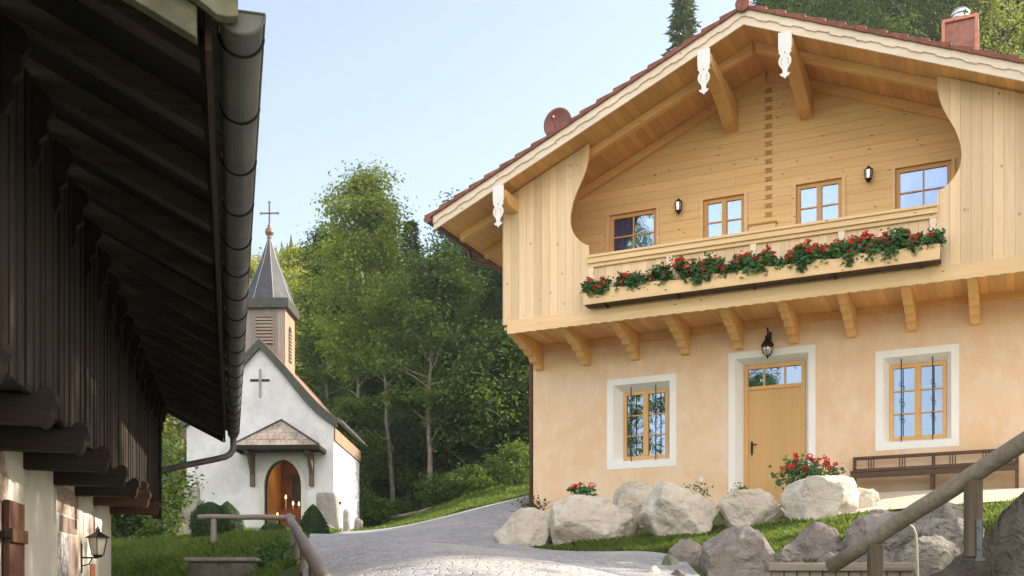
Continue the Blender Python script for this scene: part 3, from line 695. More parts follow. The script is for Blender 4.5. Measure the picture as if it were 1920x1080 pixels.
labs = ['small sparse geranium at the far left end of the balcony box', 'low geranium with few blooms, second from the left in the balcony box', 'bushy green geranium left of the second railing post from the left', 'geranium with bright red heads under the second upper window',
        'tall geranium with red heads just left of the middle of the balcony box', 'full geranium in the middle of the balcony box', 'dense geranium crowded with red blooms below the third upper window', 'broad geranium right of the densest red one in the balcony box', 'rounded dark green geranium third from the right end of the box', 'upright geranium second from the right end of the balcony box', 'thin geranium with faded heads at the right end of the box']
gs = [(2.08, .22, .16), (2.62, .26, .22), (3.25, .28, .2), (3.95, .36, .55), (4.52, .32, .5), (5.12, .30, .42), (5.72, .36, .95), (6.30, .30, .62), (6.85, .34, .5), (7.35, .34, .55), (7.80, .28, .4)]
for i, ((s, H, d), lb) in enumerate(zip(gs, labs)):
    x, y = HW(s, 1.68); geranium((x, y, ZB + 3.87), HRZ, .54, H * 1.3, int(1500 + 500 * d), int(7 + 12 * d), lb, 40 + i)
# pots by the door and bench
x, y = HW(5.95, 1.5); geranium((x, y, 2.38), HRZ, .95, .62, 620, 20, 'large red geranium growing behind the pale boulder beside the bench', 71, 'red geraniums behind the boulders', .1, .25)
x, y = HW(2.15, 2.7); geranium((x, y, 2.28), HRZ, .45, .2, 150, 5, 'small red geranium peeping over the gap left of the round upper boulder', 72, 'red geraniums behind the boulders', .1, .15)
def small_plant(loc, W, H, n, m, lab, seed, size=.06):
    rg = np.random.default_rng(seed); P = rg.normal(size=(n, 3)) * [W * .25, W * .25, H * .25] + [0, 0, H * .4]; P[:, 2] = abs(P[:, 2])
    V, F = cards(P, rg.normal(size=(n, 3)) + [0, -.3, .8], size, .6, rg)
    T = thing('low_plant', lab, 'plant', loc); link('foliage', np_mesh('foliage', V, F), m, T); tubes = MB()
    for i in range(0, n, 12): tubes.tube([(0, 0, -.05), tuple(P[i])], .004, 4)
    tubes.build('stems', m, T); return T
x, y = HW(.85, 2.0); small_plant((x, y, 2.02), .6, .35, 260, leaf('dry_leaves', (.09, .06, .035), (.13, .09, .05), (.06, .08, .03), .2), 'brownish withered plant between the two leftmost boulders at the wall', 3)
x, y = HW(3.95, 1.7); small_plant((x, y, 2.1), .5, .4, 220, geran_leaf, 'small green plant at the wall left of the front door', 4)
x, y = HW(4.75, 1.6); small_plant((x, y, 2.2), .35, .22, 120, geran_leaf, 'tiny dark plant on the boulder top in front of the door', 6)
# ---------------------------------------------------------------- bench
x, y = HW(6.52, .12); bn = thing('wooden_bench', 'long brown wooden bench with a low openwork back against the peach wall', 'bench', (x, y, 2.22), HRZ)
LB_ = 2.78
mb = MB(); mb.box(0, LB_, -.44, -.30, .43, .46); mb.box(0, LB_, -.29, -.16, .43, .46); mb.box(0, LB_, -.15, -.04, .43, .46); mb.build('seat', bench_wood, bn, bevel=.005)
mb = MB(); mb.box(.02, LB_ - .02, -.43, -.40, .32, .425); mb.build('apron', bench_wood, bn, bevel=.005)
mb = MB(); mb.box(0, LB_, -.06, -.01, .70, .76); mb.box(0, LB_, -.055, -.015, .50, .54); mb.build('backrest', bench_wood, bn, bevel=.005)
for x_ in (.03, LB_ / 2, LB_ - .03):
    MB().box(x_ - .03, x_ + .03, -.055, -.005, .0, .70).build('leg', bench_wood, bn, bevel=.005); MB().box(x_ - .03, x_ + .03, -.40, -.34, .0, .428).build('leg', bench_wood, bn, bevel=.005)
for g in (.23, .42, .62, .81):
    for half in (0, 1):
        if half == 1 and g in (.42,): pass
        x_ = (g * .5 + half * .5) * LB_
        if g in (.23, .81) or True:
            if (half, g) in ((0, .23), (0, .62), (1, .23), (1, .62)):
                for d in (-.045, 0, .045): MB().box(x_ + d - .009, x_ + d + .009, -.045, -.022, .541, .699).build('spindle', bench_wood, bn)
# ---------------------------------------------------------------- chapel
CL = (-8.1, 35.0, 2.6); CR = -.027
ch = thing('chapel', 'small white wayside chapel with a lead spire, wooden belfry and pointed doorway', 'chapel', CL, CR)
def cz(a): return a - 2.6
PRO = [(0, 8.98), (.40, 8.56), (.79, 8.13), (1.13, 7.73), (1.47, 7.34), (1.83, 6.95), (2.15, 6.66), (2.54, 6.37)]
PRI = [(0, 8.68), (.40, 8.24), (.79, 7.79), (1.13, 7.36), (1.47, 6.95), (1.83, 6.57), (2.1, 6.36), (2.38, 6.17)]
XR = 2.38; DC = 4.9
# front wall with pointed opening
dc_, dw = .73, .60
arch = [(dc_ - dw, .0), (dc_ - dw, cz(4.30))]
for k in range(1, 9):
    t = k / 9 * R(66); arch.append((dc_ + dw * 1.25 - (dw * 2.25) * math.cos(t) * 1.0 + .0, cz(4.30) + 2.25 * dw * math.sin(t) * .66))
ah = cz(5.12)
la = [(dc_ - dw, 0), (dc_ - dw, cz(4.25))] + [(dc_ - dw * math.cos(R(a)) ** .85 if a < 90 else dc_, cz(4.25) + (ah - cz(4.25)) * (math.sin(R(a)) * .72 + .28 * (a / 90.) ** 1.0)) for a in (12, 24, 36, 48, 60, 72, 82)] + [(dc_, ah)]
ra = [(2 * dc_ - x_, z_) for x_, z_ in la[:-1]][::-1]
archp = la + ra
inn = [(x_, cz(z_)) for x_, z_ in PRI]
left_edge = [(-x_, z_) for x_, z_ in inn[::-1]]
mb = MB()
L_ = [(-XR, -.6)] + left_edge[:-1] + [(0, cz(8.68))]
# split at the arch apex column so that each half is a simple polygon
topx = dc_
def roof_in(x_):
    xs = [p[0] for p in inn]; zs = [p[1] for p in inn]; return float(np.interp(abs(x_), xs, zs))
half1 = [(-XR, -.6)] + left_edge + [p for p in inn[1:] if p[0] < topx] + [(topx, roof_in(topx)), (topx, ah)] + la[::-1][1:] + [(dc_ - dw, -.6)]
half2 = [(topx, ah), (topx, roof_in(topx))] + [p for p in inn if p[0] > topx] + [(XR, -.6), (dc_ + dw, -.6)] + ra[::-1]
mb.prism(half1, 'xz', 0, .35); mb.prism(half2, 'xz', 0, .35); mb.build('front_wall', lime, ch)
mb = MB(); mb.box(XR - .3, XR, .351, DC, -.6, cz(6.0)); mb.build('side_wall', lime, ch)
mb = MB(); mb.box(-XR, -XR + .3, .351, DC, -.6, cz(6.0)); mb.build('side_wall', lime, ch)
mb = MB(); mb.prism([(-XR + .31, -.6)] + [(max(-XR + .31, x_), z_ - .02) for x_, z_ in left_edge] + [(min(XR - .31, x_), z_ - .02) for x_, z_ in inn[1:]] + [(XR - .31, -.6)], 'xz', DC - .3, DC - .001); mb.build('back_wall', lime, ch)
mb = MB()
for a, b in zip(archp[:-1], archp[1:]):
    def off(p, d): 
        v = Vector((p[0] - dc_, (p[1] - cz(4.2)) if p[1] > cz(4.25) else 0)); v.normalize(); return (p[0] + v.x * d, p[1] + v.y * d)
    if b[1] <= 0 and a[1] <= 0: continue
    o1, o2 = off(a, .16), off(b, .16); mb.prism([a, b, o2, o1], 'xz', -.03, .0)
mb.build('door_surround', plain('grey_wash', (.55, .53, .50), .9, var=.08), ch)
mb = MB()
for a, b in zip(archp[:-1], archp[1:]):
    i1 = (dc_ + (a[0] - dc_) * .92, a[1] * .985); i2 = (dc_ + (b[0] - dc_) * .92, b[1] * .985); mb.prism([a, b, i2, i1], 'xz', .12, .22)
mb.build('door_frame', dark_beam, ch)
# interior
ocre = plain('ochre_wash', (.50, .30, .09), .8, var=.15, scale=2)
mb = MB(); mb.box(-XR + .301, XR - .301, .35, DC - .3, -.05, .02); mb.build('chapel_floor', plain('brick_floor', (.25, .10, .06), .7, var=.2), ch)
MB().box(.02, .06, .36, 2.6, .02, cz(5.6)).build('inner_wall', ocre, ch); MB().box(1.5, 1.54, .36, 2.6, .02, cz(5.6)).build('inner_wall', ocre, ch)
MB().box(.06, 1.5, 2.6, 2.64, .02, cz(5.6)).build('inner_wall', plain('red_wash', (.20, .085, .045), .8, var=.4, scale=3), ch)
MB().box(.06, 1.5, .36, 2.6, cz(5.5), cz(5.55)).build('ceiling', ocre, ch)
MB().box(.45, .86, 2.5, 2.56, cz(3.95), cz(4.98)).build('altar_picture', plain('dark_painting', (.03, .035, .035), .4, var=.6, scale=4), ch)
MB().box(.41, .90, 2.565, 2.59, cz(3.90), cz(5.03)).build('picture_frame', gold, ch)
MB().box(.2, 1.2, 1.9, 2.45, .02, cz(3.72)).build('altar', plain('altar_wood', (.32, .10, .04), .5, var=.25), ch)
# wood grille doors standing open
MB().box(.13, .17, .15, .7, .02, cz(4.35)).build('door_leaf', plain('honey_door', (.50, .25, .06), .5, var=.2), ch)
flame = M_('candle_flame'); flame.b.inputs['Emission Color'].default_value = (1, .55, .15, 1); flame.b.inputs['Emission Strength'].default_value = 5; flame.col((1, .6, .2)); flame = flame.m
wax = plain('candle_wax', (.7, .5, .25), .5, var=.05)
for i, (cx_, cy_, cz_, hh) in enumerate(((.36, 2.0, cz(3.73), .34), (1.08, 1.2, .02, .75), (.62, 1.95, cz(3.73), .12), (.82, 1.95, cz(3.73), .10), (.22, 1.4, .02, .8))):
    x_ = CL[0] + cx_ * math.cos(CR) - cy_ * math.sin(CR); y_ = CL[1] + cx_ * math.sin(CR) + cy_ * math.cos(CR)
    cn = thing('candle', ['tall lit candle on the altar inside the chapel', 'thick glowing candle on the chapel floor right of the altar', 'short candle in the middle of the chapel altar', 'small candle right of centre on the chapel altar', 'glowing candle at the left inner wall of the chapel'][i], 'candle', (x_, y_, CL[2] + cz_), 0, 'lit candles in the chapel')
    mb = MB(); mb.lathe([(.03, 0), (.03, hh)], (0, 0, 0), 8); mb.build('wax_column', wax, cn); mb = MB(); mb.lathe([(.004, hh), (.028, hh + .04), (.022, hh + .08), (.002, hh + .14)], (0, 0, 0), 8); mb.build('flame', flame, cn)
pl_ = bpy.data.lights.new('chapel_lamp', 'POINT'); pl_.energy = 4; pl_.color = (1, .62, .28); pl_.shadow_soft_size = .15
po = bpy.data.objects.new('chapel_lamp', pl_); C.objects.link(po); po.location = (CL[0] + .75, CL[1] + 1.3, CL[2] + 2.2)
# cross let into the gable
mb = MB(); mb.box(-.32, -.04, -.012, .0, cz(7.62), cz(7.70)); mb.box(.05, .31, -.012, .0, cz(7.62), cz(7.70)); mb.build('wall_cross', iron, ch)
MB().box(-.035, .045, -.014, -.0, cz(7.10), cz(8.02)).build('wall_cross', old_stone, ch, label='grey upright of the cross let into the gable')
# flared roof, verge boards and side cladding
for sg in (-1, 1):
    O = [(sg * x_, cz(z_)) for x_, z_ in PRO]; I_ = [(sg * x_, cz(z_)) for x_, z_ in PRI]
    I2 = I_[:-1] + [(sg * 2.5, cz(6.14))]
    MB().prism(O + I2[::-1], 'xz', -.14, -.0015).build('verge_board', green_metal, ch)
    U = [(x_, z_ + .0) for x_, z_ in O]; Dn = [(x_ , z_ - .12) for x_, z_ in O]
    rb = MB(); rb.prism([(x_, z_ + .03) for x_, z_ in O] + [(x_, z_ - .09) for x_, z_ in O][::-1], 'xz', -.10, DC + .25); rb.build('roof', chapel_tile, ch)
    mb = MB(); mb.box(sg * XR if sg > 0 else -XR - .05, XR + .05 if sg > 0 else -XR, .0, DC, cz(5.72), cz(6.12)); mb.build('eaves_cladding', tower_side, ch)
    mb = MB(); mb.tube([(sg * 2.60, -.12, cz(6.33)), (sg * 2.60, DC + .25, cz(6.33))], .065, 10); mb.build('gutter', zinc, ch)
# stone buttress plinths at the corners, worn and leaning
def buttress(x0, x1, y0, y1, top, fl, lab=None):
    mb = MB(); vs = []
    for z, g in ((-.6, fl), (0, fl * .85), (top * .5, fl * .4), (top * .9, .06), (top, .0)):
        sg = -1 if x1 < 0 else 1
        xa, xb = (x0 - g, x1) if sg < 0 else (x0, x1 + g)
        for p in ((xa, y0 - g * .6), (xb, y0 - g * .6), (xb, y1), (xa, y1)): vs.append((p[0], p[1], z))
    fs = [(4*i + k, 4*i + (k+1) % 4, 4*i + 4 + (k+1) % 4, 4*i + 4 + k) for i in range(4) for k in range(4)] + [(0,1,2,3), (16,17,18,19)]
    mb.add(vs, fs); return mb.build('buttress', old_stone, ch, bevel=.05, label=lab)
buttress(-XR - .02, -XR + .42, -.05, .6, cz(4.32) - .05, .42); buttress(XR - .55, XR + .03, -.05, .4, cz(4.05), .30); buttress(XR - .1, XR + .12, 1.7, 2.1, cz(3.7), .12); buttress(XR - .1, XR + .14, 3.9, 4.6, cz(3.6), .16)
mb = MB(); mb.box(XR, XR + .04, .9, 1.15, cz(3.78), cz(3.86)); mb.box(XR, XR + .04, 2.6, 2.85, cz(3.6), cz(3.68)); mb.build('wall_anchor', iron, ch)
# porch roof on brackets
pc = .75
mb = MB(); ap = (pc, .0, cz(6.32)); ehz = cz(5.42); hw = 1.36; hd = 1.05
a_, b_, c_, d_ = (pc - hw, -hd, ehz), (pc + hw, -hd, ehz), (pc + hw, 0, ehz), (pc - hw, 0, ehz)
apf = (pc, -.28, cz(6.32))
mb.add([a_, b_, c_, d_, apf, ap], [(0, 1, 4), (1, 2, 5, 4), (3, 0, 4, 5), (0, 3, 2, 1)]); prf = mb.build('porch_roof', porch_shingle, ch)
mb = MB(); mb.box(pc - hw - .03, pc + hw + .03, -hd - .03, -hd + .08, ehz - .13, ehz - .005); mb.box(pc - hw - .03, pc - hw + .08, -hd + .081, -.001, ehz - .13, ehz - .005); mb.box(pc + hw - .08, pc + hw + .03, -hd + .081, -.001, ehz - .13, ehz - .005); mb.build('porch_beam', dark_beam, prf)
MB().box(pc - hw + .081, pc + hw - .081, -hd + .081, -.001, ehz - .08, ehz - .01).build('porch_ceiling', dark_beam, prf)
mb = MB(); 
for A, Bp in ((a_, apf), (b_, apf)): mb.tube([Vector(A) + Vector((0, 0, .02)), Vector(Bp) + Vector((0, 0, .02))], .035, 6)
mb.build('hip_ridge', zinc_roof, prf)
for x_ in (pc - .98, pc + .93):
    mb = MB(); mb.box(x_ - .075, x_ + .075, -.12, -.001, cz(4.25), ehz - .13); mb.prism([(-.12, ehz - .131), (-.85, ehz - .131), (-.85, ehz - .2), (-.5, ehz - .3), (-.22, ehz - .65), (-.12, ehz - .8)], 'yz', x_ - .06, x_ + .06); mb.build('porch_bracket', post_dark, ch, bevel=.01)
# belfry tower
T0, TW, TC = .45, .66, 1.2
mb = MB(); z1 = cz(10.12)
mb.box(-TW, TW, TC - TW, TC + TW, cz(7.4), z1); tw = mb.build('belfry', tower_wood, ch)
MB().box(TW, TW + .03, TC - TW - .02, TC + TW + .02, cz(7.5), z1 - .001).build('belfry_boarding', tower_side, tw)
mb = MB(); lf = TC - TW - .03
mb.box(-.34, -.28, lf, lf + .03, cz(8.95), cz(9.98)); mb.box(.28, .34, lf, lf + .03, cz(8.95), cz(9.98)); mb.box(-.28, .28, lf, lf + .03, cz(9.93), cz(9.98)); mb.build('louvre_frame', weathered_z, tw)
mb = MB(); mb.box(-.28, .28, lf + .015, lf + .028, cz(8.95), cz(9.93)); mb.build('louvre_dark', dark_room, tw)
mb = MB()
for i in range(9):
    z = cz(8.98) + i * .108; mb.add([(-.28, lf - .02, z), (.28, lf - .02, z), (.28, lf + .014, z + .07), (-.28, lf + .014, z + .07), (-.28, lf - .02, z + .018), (.28, lf - .02, z + .018), (.28, lf + .014, z + .088), (-.28, lf + .014, z + .088)], [(0,1,2,3),(4,5,6,7),(0,1,5,4),(1,2,6,5),(2,3,7,6),(3,0,4,7)])
mb.build('louvre_slats', weathered, tw)
mb = MB(); sx = TW + .031
ar = [(TC - .2, cz(8.5)), (TC + .2, cz(8.5)), (TC + .2, cz(9.5))] + [(TC + .2 * math.cos(R(a)), cz(9.5) + .2 * math.sin(R(a))) for a in range(20, 180, 20)] + [(TC - .2, cz(9.5))]
mb.prism(ar, 'yz', sx, sx + .012); mb.build('side_opening', dark_room, tw)
mb = MB()
for i in range(9): mb.box(sx + .013, sx + .03, TC - .19, TC + .19, cz(8.55) + i * .11, cz(8.6) + i * .11)
mb.build('louvre_slats', weathered, tw)
cw = .82; mb = MB()
mb.box(-cw, cw, TC - cw, TC + cw, z1 + .001, cz(10.44)); mb.build('cornice', green_metal, tw, bevel=.01)
mb = MB(); vs = []; prof = [(.80, 10.441), (.75, 10.55), (.69, 10.72), (.61, 10.95), (.53, 11.18), (.44, 11.42), (.345, 11.67), (.25, 11.93), (.17, 12.2), (.10, 12.44), (.045, 12.66)]
for i, (r_, z_) in enumerate(prof):
    f_ = 1 - i / (len(prof) - 1)
    for k in range(8):
        t = R(22.5 + 45 * k); sq = 1 / max(abs(math.cos(t)), abs(math.sin(t)))
        q = 1.082 * (1 - f_ ** 2 * .0) 
        rr = r_ * (q * (1 - f_ ** 3) + sq * f_ ** 3)
        vs.append((rr * math.cos(t), TC + rr * math.sin(t), cz(z_)))
m_ = len(prof); mb.add(vs, [(i*8 + k, i*8 + (k+1) % 8, (i+1)*8 + (k+1) % 8, (i+1)*8 + k) for i in range(m_ - 1) for k in range(8)] + [tuple(range(8)), tuple(range((m_-1)*8, m_*8))])
sp_ = mb.build('spire', zinc_roof, tw)
mb = MB()
for k in range(8): mb.tube([vs[i * 8 + k] for i in range(m_)], .013, 5)
mb.build('spire_seam', plain('seam_lead', (.30, .30, .30), .45, .4, .5), tw)
mb = MB(); mb.lathe([(.045, 0), (.09, .02), (.05, .07), (.13, .16), (.15, .24), (.12, .33), (.05, .40), (.08, .43), (.03, .48), (.028, .62)], (0, TC, cz(12.62)), 14); mb.build('spire_ball', gold, tw, smooth=True)
mb = MB(); z_ = cz(13.1); mb.box(-.024, .024, TC - .02, TC + .02, z_, z_ + .72); mb.box(-.27, .27, TC - .018, TC + .018, z_ + .36, z_ + .405)
for p in ((-.28, z_ + .383), (.28, z_ + .383), (0, z_ + .74)):
    for dx, dz in ((0, .035), (0, -.035), (.035, 0), (-.035, 0)): mb.lathe([(.002, -.028), (.026, 0), (.002, .028)], (p[0] + dx, TC, p[1] + dz), 8)
mb.lathe([(.002, -.055), (.06, 0), (.002, .055)], (0, TC, z_ + .383), 10)
mb.build('spire_cross', gold, tw)
# ---------------------------------------------------------------- dark old farmhouse on the left
LRZ = math.atan(.2587); W0, V0, Z0 = -1.57, 10.0, -1.0
GA = (-.2587 / 1.033, 1 / 1.033); PA = (1 / 1.033, .2587 / 1.033)
def LW(w_, v_, b_): return (v_ * GA[0] + w_ * PA[0], v_ * GA[1] + w_ * PA[1], b_ + .0375 * v_)
lb = thing('old_farmhouse', 'old farmhouse with near-black weathered timber balcony, deep eaves and white painted wall', 'house', LW(W0, V0, Z0 - .0) , LRZ)
LOC_ = LW(W0, V0, Z0)
def lm(w_, v_, b_): return (w_ - W0, v_ - V0, b_ + .0375 * v_ - LOC_[2])
def LBuild(mb, name, m, par=None, **k): return mb.map(lm).build(name, m, par or lb, **k)
mb = MB(); mb.box(-7, -1.57, 3.0, 15.7, -3.2, 2.6); LBuild(mb, 'wall', ivory)
# boards of the balcony: board and batten relief
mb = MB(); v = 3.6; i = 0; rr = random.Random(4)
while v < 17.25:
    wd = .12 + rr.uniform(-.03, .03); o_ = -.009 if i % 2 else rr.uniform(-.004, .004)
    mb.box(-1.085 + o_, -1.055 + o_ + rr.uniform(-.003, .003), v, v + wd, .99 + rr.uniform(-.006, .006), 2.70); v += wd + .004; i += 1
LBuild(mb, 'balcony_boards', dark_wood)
mb = MB(); mb.box(-1.054, -1.02, 3.6, 17.3, 1.62, 1.70); LBuild(mb, 'balcony_rail', dark_beam) if False else None
mb = MB(); mb.box(-1.13, -1.01, 17.25, 17.37, .86, 2.72); LBuild(mb, 'corner_post', dark_beam)
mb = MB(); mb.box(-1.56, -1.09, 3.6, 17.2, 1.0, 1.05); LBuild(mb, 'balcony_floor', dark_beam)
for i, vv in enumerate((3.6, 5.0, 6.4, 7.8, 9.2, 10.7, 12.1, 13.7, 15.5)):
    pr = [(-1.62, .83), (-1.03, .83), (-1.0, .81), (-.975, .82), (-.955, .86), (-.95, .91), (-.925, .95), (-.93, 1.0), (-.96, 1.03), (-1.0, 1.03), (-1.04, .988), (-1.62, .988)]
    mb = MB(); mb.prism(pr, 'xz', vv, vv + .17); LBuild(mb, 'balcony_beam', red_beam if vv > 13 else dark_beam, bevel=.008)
    pr = [(-1.05, 1.033), (-1.05, 1.12), (-1.02, 1.14), (-.98, 1.13), (-.955, 1.10), (-.965, 1.06), (-.99, 1.04), (-1.02, 1.033)]
    if vv > 13 or vv < 6:
        mb = MB(); mb.prism(pr, 'xz', vv + .03, vv + .14); LBuild(mb, 'carved_beam_end', red_beam if vv > 13 else dark_beam, bevel=.008)
rafter_brown = wood('rafter_brown', (.045, .032, .024), (.085, .06, .045), 'x', None, knots=.2, rough=.75)
def sb(w_): return 2.19 + .5 * (-.097 - w_)
def slab(mb, w1, lo, hi, v0, v1, w2=-5.5): 
    mb.prism([(w1, sb(w1) + lo), (w2, sb(w2) + lo), (w2, sb(w2) + hi), (w1, sb(w1) + hi)], 'xz', v0, v1); return mb
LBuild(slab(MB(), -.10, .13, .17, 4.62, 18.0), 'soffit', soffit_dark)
LBuild(slab(MB(), -.02, .171, .23, 4.58, 18.1), 'roof', verge_slate)
LBuild(slab(MB(), .02, .231, .265, 4.52, 18.15), 'shingle_course', verge_slate)
v = 4.85; i = 0
while v < 17.9:
    LBuild(slab(MB(), -.125, .0, .129, v, v + .13, -2.4), 'rafter', rafter_brown, bevel=.006)
    pr = [(-1.04, 2.66), (-.95, 2.60), (-.93, 2.53), (-.97, 2.47), (-.965, 2.40), (-1.01, 2.36), (-1.0, 2.28), (-1.04, 2.2)]
    mb = MB(); mb.prism(pr, 'xz', v + .02, v + .08); LBuild(mb, 'carved_bracket', dark_beam)
    v += .75; i += 1
mb = MB(); mb.prism([(-.10, 2.15), (-.075, 2.15), (-.075, 2.40), (-.10, 2.41)], 'xz', 4.62, 18.05); LBuild(mb, 'eaves_board', wood('eaves_red', (.035, .018, .013), (.06, .03, .02), 'y', None, knots=0, rough=.7))
# near barge board with its mossy plank and slate edge above
LBuild(slab(MB(), -.13, -.055, .075, 4.53, 4.60), 'bargeboard', verge_slate, bevel=.006)
mb = MB(); n = 60; up = []; dn = []
for i in range(n + 1):
    w_ = .03 - 2.5 * i / n; up.append((w_, sb(w_) + .26)); dn.append((w_, sb(w_) + .085 + .022 * math.sin(w_ * 17) + .01 * math.sin(w_ * 41)))
mb.prism(up + dn[::-1], 'xz', 4.47, 4.527); LBuild(mb, 'verge_slate', verge_slate, bevel=.004)
LBuild(slab(MB(), -.105, -.05, .165, 18.0, 18.06), 'bargeboard', dark_beam)
# half round zinc gutter on brackets
mb = MB(); n = 14; gc, gb, gr = .044, 2.29, .088; vs = []
for v_ in (4.55, 18.0):
    for i in range(n + 1): t = math.pi + math.pi * i / n; vs.append((gc + gr * math.cos(t), v_, gb + gr * math.sin(t)))
    for i in range(n + 1): t = 2 * math.pi - math.pi * i / n; vs.append((gc + (gr - .006) * math.cos(t), v_, gb + .002 + (gr - .006) * math.sin(t)))
m2 = 2 * n + 2; mb.add(vs, [(i, (i + 1) % m2, m2 + (i + 1) % m2, m2 + i) for i in range(m2)] + [tuple(range(m2)), tuple(range(m2, 2 * m2))])
gt = LBuild(mb, 'gutter', zinc, smooth=False)
mb = MB(); mb.prism([(gc + gr * math.cos(math.pi + math.pi * i / n), gb + gr * math.sin(math.pi + math.pi * i / n)) for i in range(n + 1)], 'xz', 4.545, 4.56); mb.tube([(gc + (gr + .004) * math.cos(math.pi + math.pi * i / n), 4.545, gb + (gr + .004) * math.sin(math.pi + math.pi * i / n)) for i in range(n + 1)] + [(gc - gr, 4.545, gb)], .006, 5); LBuild(mb, 'end_cap', zinc, gt)
mb = MB(); mb.tube([(gc + gr, 4.55, gb), (gc + gr, 18.0, gb)], .009, 6); LBuild(mb, 'gutter_bead', zinc, gt)
v = 4.75
while v < 18:
    mb = MB(); mb.tube([(gc - gr - .004, v, gb + .03)] + [(gc + (gr + .005) * math.cos(math.pi + math.pi * i / n), v, gb + (gr + .005) * math.sin(math.pi + math.pi * i / n)) for i in range(n + 1)], .0065, 5); LBuild(mb, 'gutter_bracket', iron, gt); v += .7
mb = MB(); mb.tube([(gc, 17.75, 2.25), (gc, 17.75, 2.05), (gc - .01, 17.75, 1.99), (gc - .05, 17.74, 1.93), (gc - .12, 17.73, 1.885), (gc - .3, 17.70, 1.83), (-.75, 17.6, 1.70), (-1.03, 17.5, 1.61), (-1.10, 17.48, 1.59)], .05, 12); LBuild(mb, 'downpipe', zinc, smooth=True)
# painted decoration and shutter
mb = MB(); P = -1.567
mb.box(-1.57, P, 10.95, 12.4, .59, .86); LBuild(mb, 'painted_panel', fresco_m, label='faded painted cornice with scrolls above the side window')
mb = MB(); mb.box(-1.57, P, 11.05, 12.3, .415, .575); LBuild(mb, 'painted_panel', fresco_brown)
mb = MB(); mb.box(-1.57, P, 10.95, 11.75, -1.6, .40); LBuild(mb, 'painted_panel', fresco_s, label='grey painted scrollwork panel')
mb = MB(); mb.box(-1.57, P, 11.8, 12.4, -1.6, .405); LBuild(mb, 'painted_panel', fresco_pink)
mb = MB(); mb.prism([(13.1, .50), (13.15, .62), (13.3, .66), (13.35, .74), (13.5, .66), (13.6, .76), (13.75, .66), (13.95, .62), (14.0, .50), (13.6, .44)], 'yz', -1.57, P); LBuild(mb, 'painted_panel', fresco_pink, label='small faded painted flourish')
mb = MB(); mb.prism([(7.4, .2), (8.75, .2), (8.75, .45), (8.6, .56), (8.62, .70), (8.45, .86), (8.2, .92), (7.4, .92)], 'yz', -1.57, P); LBuild(mb, 'painted_panel', fresco_m)
mb = MB(); mb.box(-1.555, -1.515, 8.35, 8.95, -1.2, .53); mb.box(-1.514, -1.49, 8.35, 8.95, .23, .33); s_ = LBuild(mb, 'shutter', wood('shutter_brown', (.12, .055, .035), (.18, .09, .055), 'z', 'y', .15, .008, 0), bevel=.004)
mb = MB(); mb.box(-1.56, -1.50, 8.1, 8.349, .26, .30); LBuild(mb, 'shutter_hinge', iron, s_)
# wall lantern and its bracket
lx = LW(-1.40, 12.63, .0); Lz = .0375 * 12.63
L = thing('wall_lantern', 'glazed black iron lantern on a curled bracket at the far end of the old farmhouse', 'lantern', (lx[0], lx[1], Lz), LRZ)
mb = MB(); zz0 = .22
mb.tube([(-.165, 0, zz0 - .03), (0, 0, zz0 - .03)], .010, 6); mb.tube([(-.165, 0, zz0 - .2), (-.165, 0, zz0 + .12)], .009, 6); mb.tube([(-.16, 0, zz0 - .12), (-.09, 0, zz0 - .10), (-.06, 0, zz0 - .04)], .007, 5)
mb.lathe([(.02, -.03), (.055, -.01), (.055, .005)], (0, 0, zz0), 4)
for k in range(4):
    t = math.pi / 2 * k; mb.tube([(.06 * math.cos(t), .06 * math.sin(t), zz0), (.095 * math.cos(t), .095 * math.sin(t), zz0 + .19)], .006, 4)
mb.lathe([(.13, .185), (.128, .195), (.09, .215), (.05, .235), (.02, .26), (.028, .275), (.006, .31)], (0, 0, zz0), 4)
mb.build('lamp_frame', iron, L)
MB().lathe([(.052, .006), (.088, .183)], (0, 0, zz0), 4).build('lamp_glass', glass('milky_lamp_glass', .2, (1, 1, 1), (.6, .55, .45)), L)
px_ = LW(-1.44, 12.5, 0); o = MB().tube([(0, 0, -1.5), (0, 0, .12)], .03, 8).build('orange_post', plain('orange_post', (.50, .20, .09), .4, .5, .5), loc=(px_[0], px_[1], .0375 * 12.5)); tag(o, 'slim orange post below the wall lantern', 'pipe')  # slim upright post with an orange base colour
# ---------------------------------------------------------------- log handrails
def log_pts(A, B, n=9, j=.012, seed=1):
    rg = random.Random(seed); A, B = Vector(A), Vector(B)
    return [A.lerp(B, i / n) + Vector((rg.uniform(-j, j), rg.uniform(-j, j), rg.uniform(-j, j))) for i in range(n + 1)]
def world_part(mb, name, m, root, **k):
    l = root.location; mb.map(lambda x, y, z: (x - l.x, y - l.y, z - l.z)); return mb.build(name, m, root, **k)
rl = thing('log_railing', 'weathered log railing at the left edge of the paved road, turning towards the viewer', 'railing', (-4.2, 19.9, 1.2))
world_part(MB().tube(log_pts((-5.78, 20, 1.87), (-3.98, 20, 1.86), 7, .008, 2), [.05] * 8, 12), 'rail_log', weathered, rl, smooth=True)
world_part(MB().tube(log_pts((-4.12, 20.15, 1.89), (-1.2, 7.4, .12), 12, .012, 3), [.068 + .004 * math.sin(i) for i in range(13)], 14), 'rail_log', weathered, rl, smooth=True)
for (x_, y_, zt_) in ((-5.48, 20, 1.86), (-3.545, 17.7, 1.53), (-3.09, 15.7, 1.26), (-2.54, 13.3, .93), (-1.95, 10.7, .56)):
    world_part(MB().tube([(x_, y_, zt_ - 1.25), (x_, y_, zt_ - .03)], [.062, .052], 10), 'post', weathered_z, rl, smooth=True)
rr_ = thing('stair_railing', 'thick round log handrail climbing to the right on square timber posts', 'railing', (3.2, 8.8, 0))
